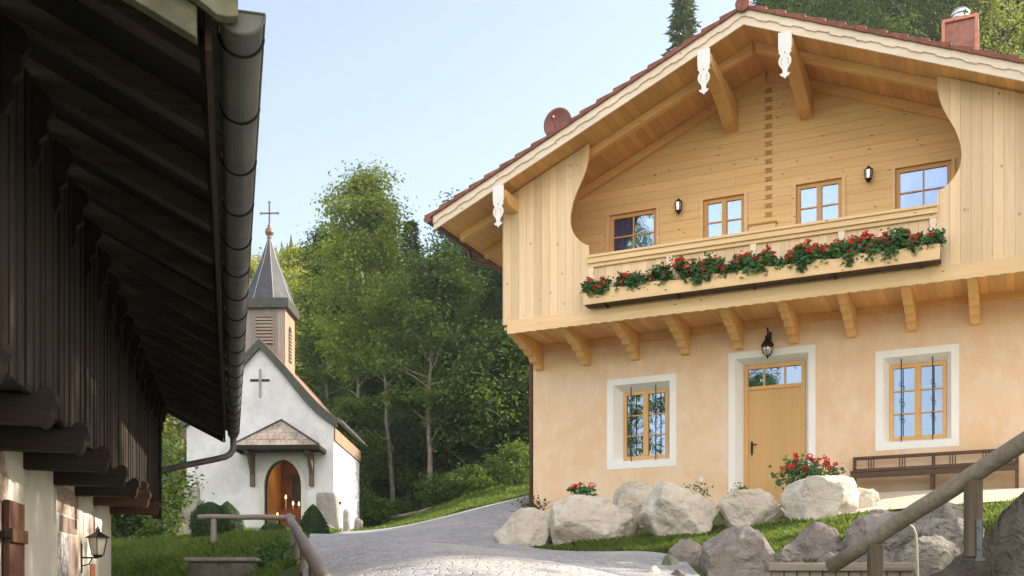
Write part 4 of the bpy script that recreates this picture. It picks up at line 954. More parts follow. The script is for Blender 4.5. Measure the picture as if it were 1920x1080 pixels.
world_part(MB().tube(log_pts((2.80, 9.54, .455), (4.3, 6.54, 1.86), 8, .005, 5), [.066, .067, .068, .068, .067, .066, .066, .065, .065], 18), 'rail_log', weathered, rr_, smooth=True)
for (x_, y_, zb_, zt_) in ((3.03, 9.08, -.6, .62), (3.47, 8.19, .46, 1.04)):
    mb = MB(); mb.box(x_ - .055, x_ + .055, y_ - .055, y_ + .055, zb_, zt_); world_part(mb, 'post', post_dark, rr_, bevel=.012)
mb = MB(); mb.box(3.465, 3.505, 8.118, 8.134, .44, .74); mb.box(3.45, 3.52, 8.10, 8.134, .43, .455)
for z_ in (.52, .68): mb.tube([(3.485, 8.117, z_), (3.485, 8.105, z_)], .012, 6)
bracket_steel = plain('bracket_steel', (.12, .13, .15), .5, .5, .5); world_part(mb, 'steel_bracket', bracket_steel, rr_)
# stair cheek wall: rough concrete rising to the right
def cheek():
    n = 120; vs = []; fs = []
    for i in range(n + 1):
        t = i / n; x_ = 2.75 + 2.5 * t; y_ = 10.0 - 4.2 * t; zt_ = .33 + (8.9 - y_) * .55 + max(0, 8.55 - y_) * .55
        for (dx, dz) in ((-.10, -2.5), (-.10, -.25), (-.07, -.04), (0, 0), (.12, .03), (.30, .02), (.5, 0), (.5, -2.5)):
            p = Vector((x_ + dx * .9, y_ + dx * .45, zt_ + dz)); q = mnoise.noise_vector(p * 3.2) * .045 + mnoise.noise_vector(p * 9) * .03 + mnoise.noise_vector(p * 24) * .012
            vs.append(p + (q if dz > -2 else Vector((0, 0, 0))))
    for i in range(n):
        for k in range(7): fs.append((i*8 + k, i*8 + k + 1, (i+1)*8 + k + 1, (i+1)*8 + k))
    fs += [tuple(range(8)), tuple(range(n*8, n*8+8))]
    o = MB().add(vs, fs).build('stair_wall', rock_mat('rough_concrete', (.15, .13, .11), (.23, .20, .17), (.09, .08, .065), 2.6, .3, .07), smooth=True); tag(o, 'rough dark concrete stair wall rising in the bottom right corner', 'wall')
cheek()
lg = thing('timber_edging', 'grey timber edging with a thick cap below the lower boulders', 'edging', (3.0, 10.2, .3))
mb = MB(); mb.box(2.38, 3.75, 10.1, 10.28, .44, .52); world_part(mb, 'cap', weathered, lg, bevel=.015)
mb = MB()
for i in range(11): mb.box(2.42 + i * .12, 2.53 + i * .12, 10.14, 10.2, -.6, .438)
world_part(mb, 'boards', weathered_z, lg, bevel=.006)
o = MB().tube([(3.50, 9.8, .84), (3.56, 9.8, .855), (3.61, 9.8, .82), (3.635, 9.8, .76), (3.645, 9.8, .6), (3.65, 9.8, .4), (3.68, 9.8, .1), (3.68, 9.8, -.3)], .0135, 8).build('hose', hose_mat, smooth=True); tag(o, 'pale bent hose sticking up beside the handrail', 'hose')
wt = MB(); wt.box(-4.55, -3.62, 15.3, 15.55, -.5, .80); o = wt.build('retaining_wall', concrete, bevel=.03); tag(o, 'low concrete retaining wall in the grass bank below the log railing', 'wall')
o = MB().box(-4.6, -3.58, 15.24, 15.6, .802, .86).build('wall_cap', old_stone, o, bevel=.02)
# ---------------------------------------------------------------- boulders
def boulder(lab, px0, px1, py0, py1, Y, m, seed, flat=.25, dep=.8, cuts=15, skew=0, grp=None, bot=.25, taper=0):
    x0, x1 = (px0 - 960) / K * Y, (px1 - 960) / K * Y; z1, z0 = (1160 - py0) / K * Y, (1160 - py1) / K * Y - bot
    rx, rz_ = (x1 - x0) / 2, (z1 - z0) / 2; ry = rx * dep; rg = random.Random(seed)
    bm = bmesh.new(); bmesh.ops.create_icosphere(bm, subdivisions=5, radius=1)
    planes = []
    for i in range(cuts):
        d = Vector((rg.gauss(0, 1), rg.gauss(0, 1) - .35, rg.gauss(.15, .8))).normalized(); planes.append((d, rg.uniform(.68, .96)))
    off = Vector((seed * 3.7, seed, 1))
    for v in bm.verts:
        p = v.co.copy(); p = Vector([math.copysign(abs(q) ** .78, q) for q in p])
        for d, h in planes:
            e = p.dot(d) - h
            if e > 0: p -= d * e * .93
        nz = mnoise.fractal(p * 1.4 + off, .9, 2.0, 5) * .075 + mnoise.fractal(p * 5 + off, .8, 2.1, 4) * .034
        rdg = abs(mnoise.noise(p * 2.3 + off * 2)); nz += -.05 * max(0, .12 - rdg) / .12
        p *= 1 + nz; v.co = p
    mn = [min(v.co[i] for v in bm.verts) for i in range(3)]; mx = [max(v.co[i] for v in bm.verts) for i in range(3)]
    for v in bm.verts:
        c = [((v.co[i] - mn[i]) / (mx[i] - mn[i]) * 2 - 1) for i in range(3)]
        c[0] += skew * (c[2]) * (1 - abs(c[0])); c[0] *= 1 - taper * max(0, (c[2] + .5) / 1.5)
        v.co = Vector((c[0] * rx, c[1] * ry, c[2] * rz_ + rz_))
    me = bpy.data.meshes.new('boulder'); bm.to_mesh(me); bm.free()
    o = link('boulder', me, m, loc=((x0 + x1) / 2, Y, z0), smooth=True); tag(o, lab, 'boulder', grp or 'pale boulders in front of the house'); return o
PB = [('small rounded pale boulder at the left end of the row, next to the road', 925, 1040, 953, 1030, 19.3, 11, .9, .15),
 ('broad low pale boulder, second in the row from the road', 1026, 1205, 929, 1033, 18.8, 12, .7, -.1),
 ('smaller rounded boulder perched higher up behind two bigger ones', 1141, 1248, 903, 968, 19.7, 13, .8, 0),
 ('large pale boulder with a flat left flank, centre of the row', 1198, 1352, 904, 1016, 18.2, 14, .8, -.2),
 ('flat-topped pale boulder in front of the door', 1346, 1480, 917, 988, 18.0, 15, .7, .0),
 ('big boulder with a sunlit right side beside the bench', 1468, 1612, 892, 980, 17.4, 16, .8, .15)]
for lab, a, b, c_, d_, Y, sd_, dp, sk in PB: boulder(lab, a, b, c_, d_, Y, pale_rock, sd_, dep=dp, skew=sk)
boulder('low sunlit rubble rock at the right foot of the big boulder', 1560, 1652, 915, 972, 17.6, pale_rock, 17, dep=.8)
GB = [('largest grey boulder, pointed top, at the lower edge of the picture', 1285, 1475, 984, 1100, 13.2, 21, grey_rock, .7, 0),
 ('brown pitted rock left of the pointed grey boulder', 1243, 1335, 1010, 1078, 13.9, 22, grey_rock, .8, .1),
 ('grey block standing right of the pointed boulder', 1478, 1584, 977, 1062, 13.6, 23, grey_rock, .7, 0),
 ('grey rock half hidden below the sloping handrail', 1585, 1715, 960, 1062, 12.9, 24, grey_rock, .8, .1),
 ('long dark tufa block behind the handrail post', 1640, 1850, 942, 1040, 12.3, 25, tufa_rock, .6, 0),
 ('pitted pale tufa rock at the foot of the stair wall', 1670, 1806, 1000, 1085, 11.3, 26, tufa_rock, .7, 0),
 ('dark rounded stone wedged between the grey block and the tufa', 1560, 1625, 1000, 1060, 13.2, 27, tufa_rock, .8, 0),
 ('green mossy stone at the left foot of the pointed boulder', 1236, 1278, 1040, 1085, 13.4, 28, plain('mossy_stone', (.13, .15, .105), .9, var=.25, bump=.01), .8, 0),
 ('white quartz stone left of the mossy stone at the picture bottom', 1196, 1246, 1060, 1092, 12.6, 29, pale_rock, .8, 0),
 ('mottled stone right of the mossy stone at the picture bottom', 1250, 1300, 1066, 1094, 12.4, 30, tufa_rock, .8, 0)]
GB += [('grey slab rock filling the gap right of the pointed boulder', 1435, 1510, 1020, 1090, 12.9, 41, tufa_rock, .8, 0),
 ('mossy grey rock directly under the middle of the handrail', 1640, 1715, 1000, 1075, 12.2, 42, grey_rock, .8, 0),
 ('ragged tufa lump left of the handrail post', 1735, 1850, 970, 1060, 11.6, 43, tufa_rock, .7, 0),
 ('flat grey rock at the grass edge above the mossy one', 1600, 1690, 955, 1000, 13.9, 44, grey_rock, .9, 0),
 ('brown rubble stone between the grey block and the timber edging', 1520, 1600, 1035, 1085, 12.6, 45, tufa_rock, .8, 0),
 ('flat rock under the grass edge right of the grey block', 1570, 1650, 985, 1030, 13.6, 46, tufa_rock, .9, 0)]
for lab, a, b, c_, d_, Y, sd_, m, dp, sk in GB: boulder(lab, a, b, c_, d_, Y, m, sd_, dep=dp, skew=sk, cuts=12, taper=.55 if sd_ == 21 else .15, grp='grey boulders of the lower bank')
boulder('low grey stone heap at the right corner of the chapel', 603, 642, 984, 1010, 33.5, tufa_rock, 33, dep=.8, grp='stones by the chapel', bot=.1)
# ---------------------------------------------------------------- trees
def tubes_mesh(T, name, m, T_, n=6):
    mb = MB()
    for pts, rs in T: mb.tube(pts, list(rs), n, cap=False)
    return mb.build(name, m, T_, smooth=True)
def broadleaf(lab, x, y, H, c0, rad, ml, mk, seed, nleaf=15000, lean=(0, 0), size=.17, r0=.16, bare=0, grp=None, fork=False, nb=30, zoff=0, top_round=.75, name='broadleaf_tree'):
    rg = np.random.default_rng(seed); T = thing(name, lab, 'tree', (x, y, h1(x, y) + zoff - .1), 0, grp or 'broadleaf trees of the forest edge')
    n = 12; tp = []; wob = rg.normal(size=(n + 1, 2)) * .10
    for i in range(n + 1):
        t = i / n; tp.append(Vector((lean[0] * t ** 1.3 + wob[:i + 1, 0].sum() * .5, lean[1] * t ** 1.3 + wob[:i + 1, 1].sum() * .5, H * .97 * t)))
    tr = [(tp, [r0 * (1 - .93 * (i / n) ** .9) * (1.35 if i == 0 else 1) for i in range(n + 1)])]
    cl = []
    def at(t): f = min(t, .999) * n; i = int(f); return tp[i].lerp(tp[i + 1], f - i)
    for k in range(nb):
        t = c0 + (1 - c0) * ((k + rg.uniform(0, .8)) / nb); u = (t - c0) / (1 - c0)
        az = k * 2.4 + rg.uniform(-.4, .4); L = rad * (math.sin(math.pi * min(1, u * .80 + .16)) ** top_round) * rg.uniform(.65, 1.15) + .15
        el = R(rg.uniform(12, 45) + 25 * u); p = at(t); d = Vector((math.cos(az) * math.cos(el), math.sin(az) * math.cos(el), math.sin(el)))
        pts = [p.copy()]; m_ = 6
        for q in range(m_):
            d = (d + Vector(rg.normal(size=3)) * .16 + Vector((0, 0, .03 if u < .5 else .08))).normalized(); p = p + d * L / m_; pts.append(p.copy())
            if q >= 2:
                cl.append((p + Vector(rg.normal(size=3)) * .15, .9))
                sd_ = (d + Vector(rg.normal(size=3)) * .9).normalized(); e_ = p + sd_ * L * rg.uniform(.15, .38); tr.append(([p, p.lerp(e_, .5) + Vector((0, 0, .05)), e_], [.02, .014, .006])); cl.append((e_, 1)); cl.append((p.lerp(e_, .6), .8))
        rb = r0 * .32 * (1 - .6 * u); tr.append((pts, [rb * (1 - .85 * i / m_) for i in range(m_ + 1)]))
    cl.append((tp[-1], .8)); cl.append((tp[-2], .8))
    for k in range(bare):
        t = c0 * rg.uniform(.35, 1.1); p = at(t); az = rg.uniform(0, 6.28); d = Vector((math.cos(az) * .8, math.sin(az) * .6, .75)).normalized(); pts = [p]; L = rad * rg.uniform(.5, 1.1)
        for q in range(5): d = (d + Vector(rg.normal(size=3)) * .14).normalized(); p = p + d * L / 5; pts.append(p)
        tr.append((pts, [.035, .028, .02, .014, .009, .004]))
    tubes_mesh(tr, 'trunk', mk, T)
    Cn = np.array([tuple(c) for c, _ in cl]); Wt = rg.uniform(.15, 1, len(cl)) ** 2.2 + .04; Wt /= Wt.sum()
    idx = rg.choice(len(cl), nleaf, p=Wt); sp_ = rad * .12 + .11
    P = Cn[idx] + rg.normal(size=(nleaf, 3)) * [sp_, sp_, sp_ * .42]
    N = rg.normal(size=(nleaf, 3)) * .55 + [0, 0, 1] + (P - Cn[idx]) * 1.2
    V, F = cards(P, N, size, .62, rg, .3)
    link('crown', np_mesh('crown', V, F), ml, T); return T
def conifer(lab, x, y, H, rad, ml, mk, seed, c0=.08, r0=.2, size=.42, dens=1.0, grp=None, name='conifer_tree'):
    rg = np.random.default_rng(seed); T = thing(name, lab, 'tree', (x, y, h1(x, y) - .1), 0, grp or 'conifers of the forest')
    tubes_mesh([([(0, 0, 0), (0, 0, H * .5), (0, 0, H)], [r0, r0 * .55, .015])], 'trunk', mk, T, 8)
    Pp, Nn, Dd = [], [], []; z = H * c0; br = []
    while z < H * .985:
        u = (z / H - c0) / (1 - c0); L0 = rad * (1 - u) ** .85 + .10; nb = 6 if u < .8 else 5; az0 = rg.uniform(0, 6.3)
        for k in range(nb):
            az = az0 + k * 6.283 / nb + rg.uniform(-.3, .3); L = L0 * rg.uniform(.6, 1.12); up = .45 * u - .12; m_ = max(3, int(L / .17 * dens))
            for q in range(m_):
                s = (q + .6) / m_; rr = L * s; zc_ = z + up * rr - .30 * L * s * s * (1 - u) + .12 * L * s ** 4 + rg.normal() * .03
                for side in (-1, 1):
                    a2 = az + side * rg.uniform(.35, .9) * (1 - .4 * s); dv = (math.cos(a2), math.sin(a2), -.28 * (1 - u) + rg.normal() * .12)
                    w_ = (1 - s * .55) * .5
                    Pp.append((rr * math.cos(az) + dv[0] * size * w_, rr * math.sin(az) + dv[1] * size * w_, zc_ + dv[2] * size * .4)); Dd.append(dv); Nn.append((rg.normal() * .35, rg.normal() * .35, 1))
            if L > .8: br.append(([(0, 0, z), (L * .5 * math.cos(az), L * .5 * math.sin(az), z + up * L * .5 - .07 * L * (1 - u)), (L * .9 * math.cos(az), L * .9 * math.sin(az), z + up * L * .9 - .24 * L * (1 - u))], [.03, .018, .006]))
        z += max(.14, .30 * (1 - u * .6)) * (H / 18) ** .3
    Pp = np.array(Pp); Dd = np.array(Dd); Nn = np.array(Nn); V, F = cards(Pp, Nn, size, .34, rg, .2, Dd)
    link('crown', np_mesh('crown', V, F), ml, T)
    mb = MB()
    for p, r_ in br[::2]: mb.tube(p, r_, 3, cap=False)
    mb.build('branches', mk, T); return T
def XP(px, Y): return (px - 960) / K * Y
# front row seen between chapel and house
broadleaf('tall lime-green tree with a pale straight trunk right behind the chapel', XP(662, 46), 46, 14.6, .40, 2.3, leaf_lime, bark, 101, 15000, (.5, 0), .17, .12, 8, nb=36)
broadleaf('slender leaning tree with a pale trunk, next right of the lime-green tree', XP(735, 45), 45, 13.3, .48, 2.0, leaf_lime, bark, 102, 12000, (-.9, 0), .16, .12, 6, nb=30)
broadleaf('forked pale-trunked tree with spreading green leaves at the road edge', XP(797, 43), 43, 9.9, .38, 2.3, leaf_green, bark, 103, 14000, (.7, 0), .17, .15, 4, nb=30)
mp = broadleaf('low maple with layered drooping leaves beside the left corner of the peach house', XP(905, 42.5), 42.5, 6.3, .22, 2.3, leaf_green, bark, 104, 12000, (.3, 0), .17, .08, 4, nb=28, top_round=.5)
broadleaf('broad bright green tree behind the eaves of the peach house', XP(868, 50), 50, 13.5, .3, 2.7, leaf_green, bark, 105, 15000, (0, 0), .18, .16, 4, nb=36)
broadleaf('bushy green tree filling the forest edge above the chapel roof', XP(610, 52), 52, 12.2, .18, 2.0, leaf_green, bark, 106, 13000, (0, 0), .18, .13, 2, nb=34)
broadleaf('yellow-green birch showing above the chapel roof, right of the spire', XP(563, 66), 66, 12.5, .12, 2.2, leaf_yellow, bark, 107, 13000, (0, 0), .2, .13, 0, nb=34)
broadleaf('bright yellow-green tree peeping out left of the spire', XP(462, 62), 62, 11.0, .2, 2.4, leaf_yellow, bark, 108, 11000, (0, 0), .2, .13, 0, nb=30)
broadleaf('sunlit yellow-green bush tree left of the chapel under the old eaves', XP(318, 40), 40, 6.4, .1, 2.0, leaf_yellow, bark, 109, 11000, (0, 0), .17, .12, 0, nb=28)
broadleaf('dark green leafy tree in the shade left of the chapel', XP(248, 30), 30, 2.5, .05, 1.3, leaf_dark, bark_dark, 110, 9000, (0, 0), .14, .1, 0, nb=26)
broadleaf('yellowish tree high on the slope between the spire and the forest', XP(520, 80), 80, 13, .15, 2.6, leaf_yellow, bark, 111, 9000, (0, 0), .26, .13, 0, nb=28)
# conifers behind
pr1 = conifer('tall dark spruce in the middle of the forest gap', XP(770, 56), 56, 13.2, 2.7, needle, bark_dark, 201)
pr2 = conifer('dark spruce close behind the corner of the peach house', XP(950, 47), 47, 12.5, 2.9, needle, bark_dark, 202)
pr3 = conifer('slim pale spruce tip rising alone above the left slope of the roof', XP(1281, 45), 45, 19.6, 3.2, needle_pale, bark_dark, 203, dens=.75)
def place(src, x, y, sc, rot, lab, grp=None, szm=1):
    c = copy_tree(src); c.location = (x, y, h1(x, y) - .1); c.scale = (sc * szm, sc * szm, sc); c.rotation_euler = (0, 0, rot); c['label'] = lab
    if grp: c['group'] = grp
    return c
for px, Y, sc, lab, src in [(640, 58, .98, 'dark spruce behind the tall lime-green tree', pr1), (700, 54, .82, 'shaded spruce between the two slender pale trunks', pr2), (735, 62, 1.0, 'spruce standing farther back behind the leaning pale trunk', pr2),
    (825, 52, .9, 'dense dark spruce right of the forked tree', pr2), (880, 55, .95, 'spruce behind the low maple', pr1), (925, 60, 1.05, 'tall spruce just left of the house eaves', pr2), (985, 52, .95, 'spruce mostly hidden behind the left corner of the peach house', pr1),
    (850, 44, .55, 'young dark spruce in the undergrowth by the road bend', pr2), (720, 48, .5, 'young spruce in the shade at the foot of the slender trunks', pr1), (945, 42, .5, 'young spruce near the grass verge left of the house', pr2), (600, 62, .85, 'spruce showing between the birch and the lime-green tree', pr1), (670, 50, .5, 'small shaded spruce right behind the chapel eaves', pr2), (790, 49, .6, 'half-grown spruce behind the fork of the pale tree', pr2), (905, 46, .6, 'half-grown spruce behind the maple', pr1)]:
    place(src, XP(px, Y), Y, sc, px * .37, lab, szm=1.05)
for px, Y, sc, lab in [(690, 48.5, .85, 'low leafy tree in the shade between the two slender trunks'), (765, 47.5, .8, 'low leafy tree filling the gap left of the forked tree'), (845, 47, .9, 'low leafy tree between the forked tree and the maple'), (640, 44, .7, 'low leafy tree right behind the chapel roof edge'), (960, 45, .95, 'low leafy tree tucked behind the left corner of the peach house')]:
    place(mp, XP(px, Y), Y, sc, px, lab, 'broadleaf trees of the forest edge')
# wooded slope above the roof on the right
sl = 'trees on the wooded slope above the roof'
b1 = broadleaf('large shady broadleaf tree right of the roof ridge', XP(1500, 51), 51, 23, .1, 4.0, leaf_green, bark_dark, 120, 26000, (0, 0), .17, .2, 0, sl, nb=38)
b2 = broadleaf('sunlit lime-green tree right of the chimney', XP(1885, 50), 50, 22, .1, 3.8, leaf_lime, bark_dark, 121, 26000, (0, 0), .17, .2, 0, sl, nb=38)
for px, Y, sc, lab, src in [(1455, 55, 1.05, 'dark spruce at the upper edge just right of the ridge', pr1), (1560, 54, 1.2, 'broad dark spruce left of centre on the slope', pr2), (1625, 56, 1.15, 'tall spruce in the middle of the slope above the roof', pr1), (1700, 53, 1.2, 'dark spruce left of the chimney', pr2), (1760, 57, 1.2, 'tall dark spruce directly behind the chimney', pr1), (1835, 55, 1.2, 'spruce between the chimney and the lime-green tree', pr2), (1920, 56, 1.2, 'dark spruce at the right picture edge', pr1), (1530, 63, 1.2, 'distant spruce behind the broad dark one', pr1), (1660, 65, 1.3, 'distant spruce high between two nearer ones', pr2), (1880, 65, 1.3, 'highest spruce behind the lime-green tree', pr1), (1420, 62, .95, 'distant small spruce tip close to the ridge tile', pr2)]:
    place(src, XP(px, Y), Y, sc * 1.62, px * .7, lab, sl, szm=1.2)
place(b1, XP(1600, 50), 50, .95, 2.0, 'green broadleaf tree in the gap between two spruces above the roof', sl)
place(b1, XP(1700, 49.5), 49.5, .95, 4.0, 'green broadleaf tree whose twigs hang left of the chimney', sl)
place(b2, XP(1800, 51), 51, .95, 1.0, 'pale green tree close behind the chimney', sl)
# high-crowned trees just right of the view: their long shadows cross the yard
yd = 'trees around the yard outside the picture'
s1 = broadleaf('high-crowned shade tree beyond the right picture edge, level with the stair wall', 14.5, 9.6, 17, .52, 3.3, leaf_green, bark_dark, 130, 9000, (0, 0), .26, .22, 0, yd, nb=34)
for x, y, sc, lab in [(15, 13.8, 1.0, 'high-crowned shade tree beyond the right picture edge, level with the lower boulders'), (14.5, 5.4, 1.0, 'high-crowned shade tree beyond the right picture edge, level with the gutter end'), (15, 1, 1.0, 'high-crowned shade tree right beside the viewer')]: place(s1, x, y, sc, x + y, lab, yd)
broadleaf('small flat-crowned shade tree beyond the bench, out of the picture', 15, 18.0, 8.9, .74, 2.9, leaf_green, bark_dark, 131, 8000, (0, 0), .24, .14, 0, yd, nb=30)
for x, y, sc, lab in [(10.6, 13.5, .38, 'small bushy tree beyond the handrail, out of the picture'), (10.4, 9.8, .36, 'small bushy tree beyond the stair wall, out of the picture'), (9.8, 6.8, .34, 'small bushy tree right of the stairs, out of the picture')]: place(b1, x, y, sc, x + y, lab, yd)
# trees behind and beside the viewer: they show in the panes
for x, y, sc, lab, src in [(-17, 3, .95, 'broadleaf tree beyond the old farmhouse, mirrored in the left window', b2), (-19, 8.5, .95, 'lime-green tree beyond the old farmhouse', b2), (-15, -4, .75, 'tree behind the old farmhouse roof', b1), (-9.5, -12, .62, 'spruce behind the viewer mirrored in the right window', pr1), (-24, -2, .9, 'tall tree far left of the viewer', b1)]:
    place(src, x, y, sc, x, lab, yd)
# undergrowth at the forest edge
def bush(lab, x, y, W, H, ml, seed, n=2600, size=.12, name='bush', grp='bushes at the forest edge', cat='bush'):
    rg = np.random.default_rng(seed); T = thing(name, lab, cat, (x, y, h1(x, y) - .05), 0, grp)
    m_ = 40; c = rg.normal(size=(m_, 3)); c /= np.linalg.norm(c, axis=1, keepdims=True); c *= rg.uniform(.4, 1, (m_, 1)); c = c * [W / 2, W / 2, H / 2] + [0, 0, H / 2]; c[:, 2] = np.abs(c[:, 2])
    P = c[rg.integers(0, m_, n)] + rg.normal(size=(n, 3)) * [W * .09, W * .09, H * .07]; V, F = cards(P, rg.normal(size=(n, 3)) * .7 + [0, -.2, 1], size, .6, rg)
    link('foliage', np_mesh('foliage', V, F), ml, T); tr = [([(0, 0, 0), tuple(c[i] * .5), tuple(c[i])], [.02, .012, .005]) for i in range(0, m_, 3)]; tubes_mesh(tr, 'twigs', bark_dark, T, 4); return T
bush('round light green bush right of the chapel wall', XP(708, 41), 41, 1.4, 1.25, leaf_green, 301)
bush('low leafy bush under the slender pale trunk', XP(752, 43), 43, 1.6, .9, leaf_green, 302)
bush('leafy bush at the foot of the forked tree', XP(830, 42), 42, 2.2, 1.6, leaf_green, 303)
bush('dense low bush left of the maple', XP(880, 40), 40, 1.7, 1.2, leaf_green, 304)
bush('bush at the verge beside the house downpipe', XP(965, 38.5), 38.5, 2.0, 1.6, leaf_green, 305)
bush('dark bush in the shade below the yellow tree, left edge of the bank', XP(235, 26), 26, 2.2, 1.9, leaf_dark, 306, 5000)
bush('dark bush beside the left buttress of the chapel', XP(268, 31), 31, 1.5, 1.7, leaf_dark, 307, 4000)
bush('fern-like leafy plant hanging over the end of the retaining wall', XP(497, 15.6), 15.6, .75, .5, geran_leaf, 308, 900, .08, grp='plants of the grass bank')
bush('small leafy plant under the log railing corner', XP(525, 17.5), 17.5, .5, .55, leaf_green, 309, 600, .06, grp='plants of the grass bank')
bush('thin yellow-green sapling left of the chapel buttress', XP(328, 33), 33, .7, 1.7, leaf_yellow, 310, 420, .13)
def topiary(lab, x, y, prof, n, seed, zo=0):
    rg = np.random.default_rng(seed); T = thing('topiary_bush', lab, 'bush', (x, y, h1(x, y) + zo), 0, 'clipped bushes in front of the chapel')
    zs = np.array([p[1] for p in prof]); rs = np.array([p[0] for p in prof]); z = rg.uniform(zs[0], zs[-1], n); rr = np.interp(z, zs, rs) * (1 + .05 * rg.normal(size=n)) * rg.uniform(.86, 1.02, n); a = rg.uniform(0, 6.283, n)
    rr *= 1 + .05 * np.sin(3 * a + z * 4)
    P = np.stack([rr * np.cos(a), rr * np.sin(a), z], 1); V, F = cards(P, np.stack([np.cos(a), np.sin(a), .5 + 0 * a], 1) + rg.normal(size=(n, 3)) * .6, .055, .55, rg); link('foliage', np_mesh('foliage', V, F), box_leaf, T)
    MB().lathe([(max(r_ * .86, .01), z_) for r_, z_ in prof], n=16).build('dense_core', box_leaf, T, smooth=True)
topiary('clipped cone bush right of the chapel door', XP(587, 28), 28, [(.30, 0), (.38, .15), (.40, .3), (.33, .55), (.19, .8), (.07, .95), (.01, 1.0)], 5200, 1, -.15)
topiary('clipped bush shaped like a soft cone, left of the chapel door', XP(426, 31), 31, [(.25, 0), (.42, .25), (.45, .45), (.36, .72), (.18, .95), (.02, 1.08)], 5200, 2, -.05)
topiary('round clipped bush behind the log railing, nearest the viewer', XP(394, 25.5), 25.5, [(.2, 0), (.40, .15), (.47, .42), (.44, .65), (.28, .88), (.05, .98)], 5200, 3, -.15)
topiary('small low clipped bush beside the stone pot', XP(512, 29), 29, [(.2, 0), (.38, .12), (.38, .3), (.25, .48), (.03, .56)], 3200, 4, -.1)
x_, y_ = XP(486, 29.5), 29.5; o = MB().lathe([(.14, 0), (.2, .28), (.21, .3), (.17, .3), (.15, .24)], n=14).build('stone_pot', old_stone, loc=(x_, y_, h1(x_, y_))); tag(o, 'grey stone pot in front of the chapel doorway', 'pot')
fl_ = thing('fallen_log', 'fallen grey log lying at the forest edge', 'log', (XP(760, 41), 41, h1(XP(760, 41), 41)))
MB().tube([(-.9, 0, .05), (-.2, .1, .16), (.5, .1, .30), (1.0, .2, .48)], [.07, .075, .07, .06], 8).build('trunk', bark, fl_, smooth=True)
# ---------------------------------------------------------------- far wooded hillside
rg = np.random.default_rng(9); n = 6500
Yh = rg.uniform(95, 300, n); Xh = Yh * rg.uniform(-.42, .42, n) ; keep = (Xh / Yh < .12) | (rg.uniform(size=n) < .35); Xh, Yh = Xh[keep], Yh[keep]; Zh = hgt(Xh, Yh) - .5; n = len(Xh)
H_ = rg.uniform(9, 17, n); r_ = H_ * rg.uniform(.14, .2, n); vs, fs = [], []; k = 7; base = 0; VV, FF = [], []
for L_ in range(4):
    z0_ = H_ * (.08 + .22 * L_); z1_ = np.minimum(H_, z0_ + H_ * .36); rr = r_ * (1 - .22 * L_)
    ang = np.arange(k) * 2 * math.pi / k + rg.uniform(0, 6, (n, 1)); rad_ = rr[:, None] * rg.uniform(.65, 1.25, (n, k))
    ring = np.stack([Xh[:, None] + rad_ * np.cos(ang), Yh[:, None] + rad_ * np.sin(ang), (Zh + z0_)[:, None] - rad_ * .25 + rg.normal(size=(n, k)) * .25], 2)
    tip = np.stack([Xh, Yh, Zh + z1_], 1)[:, None, :]; VV.append(np.concatenate([ring, tip], 1).reshape(-1, 3))
    o_ = base + np.arange(n)[:, None] * (k + 1); FF.append(np.stack([o_ + np.arange(k), o_ + (np.arange(k) + 1) % k, o_ + k + 0 * np.arange(k)], 2).reshape(-1, 3)); base += n * (k + 1)
hill_leaf = leaf('hill_forest', (.030, .060, .020), (.075, .105, .030), (.12, .14, .04), .3, .05)
tag(link('hillside_forest', np_mesh('hillside_forest', np.concatenate(VV), np.concatenate(FF)), hill_leaf), 'distant spruce forest covering the hillside behind the chapel', 'forest', kind='stuff')
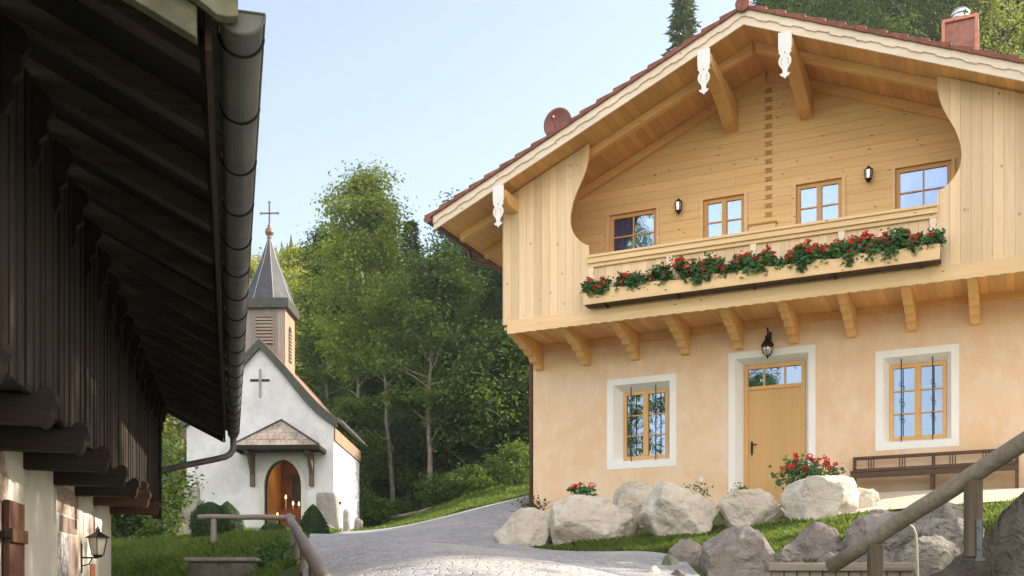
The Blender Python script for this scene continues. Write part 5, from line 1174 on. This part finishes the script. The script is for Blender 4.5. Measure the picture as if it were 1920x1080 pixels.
# ---------------------------------------------------------------- grass
def blades(poly, n, hh, rg):
    poly = np.array(poly, float); mn, mx = poly.min(0), poly.max(0); P = rg.uniform(mn, mx, (int(n * 2.2), 2)); ins_ = np.zeros(len(P), bool); j = len(poly) - 1
    for i in range(len(poly)):
        a, b = poly[i], poly[j]; c_ = ((a[1] > P[:, 1]) != (b[1] > P[:, 1])) & (P[:, 0] < (b[0] - a[0]) * (P[:, 1] - a[1]) / (b[1] - a[1] + 1e-12) + a[0]); ins_ ^= c_; j = i
    P = P[ins_][:n]; n = len(P); z = hgt(P[:, 0], P[:, 1]); a = rg.uniform(0, 6.283, n); h_ = hh * rg.uniform(.45, 1.3, n); w_ = .012 + .008 * rg.uniform(size=n)
    h_ *= .6 + .8 * (np.sin(P[:, 0] * 3.3) * np.cos(P[:, 1] * 2.9) * .5 + .5)
    lx, ly = rg.normal(size=n) * .4 * h_, rg.normal(size=n) * .4 * h_; ca, sa = np.cos(a), np.sin(a)
    B0 = np.stack([P[:, 0] - ca * w_, P[:, 1] - sa * w_, z - .02], 1); B1 = np.stack([P[:, 0] + ca * w_, P[:, 1] + sa * w_, z - .02], 1)
    M1 = np.stack([P[:, 0] + lx * .4 + ca * w_ * .7, P[:, 1] + ly * .4 + sa * w_ * .7, z + h_ * .6], 1); Tp = np.stack([P[:, 0] + lx, P[:, 1] + ly, z + h_], 1)
    return np.stack([B0, B1, M1, Tp], 1).reshape(-1, 3)
rg = np.random.default_rng(12); parts = []
parts.append(blades([(-7.5,16),(-5.2,15.9),(-3.6,15.8),(-3.5,17),(-4.2,21),(-5.1,26),(-5.2,31),(-5.2,33.6),(-10.6,34.2),(-10,28),(-9,22)], 52000, .12, rg))
parts.append(blades([(-4.6,14.0),(-3.0,13.0),(-3.0,15.2),(-4.6,15.2)], 5000, .10, rg))
parts.append(blades([(.35,18.6),(1.4,17.0),(2.25,15.0),(2.5,13.2),(4.2,12.2),(5,12.4),(6.2,13),(6.6,15.3),(5.2,16.6),(3.6,17.6),(2,18.8)], 42000, .09, rg))
parts.append(blades([(5.0,12.0),(6.2,10.5),(8.2,12),(8.2,15.4),(6.4,14.6)], 22000, .10, rg))
parts.append(blades([(-5.0,33.6),(-4.4,34),(-2.8,34),(-1,34.7),(1.2,35.2),(3,35.6),(3,40),(-1,40),(-5.2,40.5)], 40000, .13, rg))
Vg = np.concatenate(parts); link_o = link('grass', np_mesh('grass', Vg, np.arange(len(Vg)).reshape(-1, 4)), grass_m); tag(link_o, 'green grass on the banks between road, boulders and chapel', 'grass', kind='stuff')
# ---------------------------------------------------------------- thin summer haze
hz = MB().box(-420, 420, -120, 520, -120, 135).build('haze', None)
hm = bpy.data.materials.new('haze_air'); hm.use_nodes = True; t = hm.node_tree; t.nodes.clear()
o_ = t.nodes.new('ShaderNodeOutputMaterial'); v_ = t.nodes.new('ShaderNodeVolumePrincipled')
v_.inputs['Density'].default_value = .0006; v_.inputs['Color'].default_value = (.93, .95, 1, 1); v_.inputs['Anisotropy'].default_value = .3
t.links.new(v_.outputs[0], o_.inputs['Volume']); hz.data.materials.append(hm)
tag(hz, kind='stuff', label='thin bright summer haze over the valley')
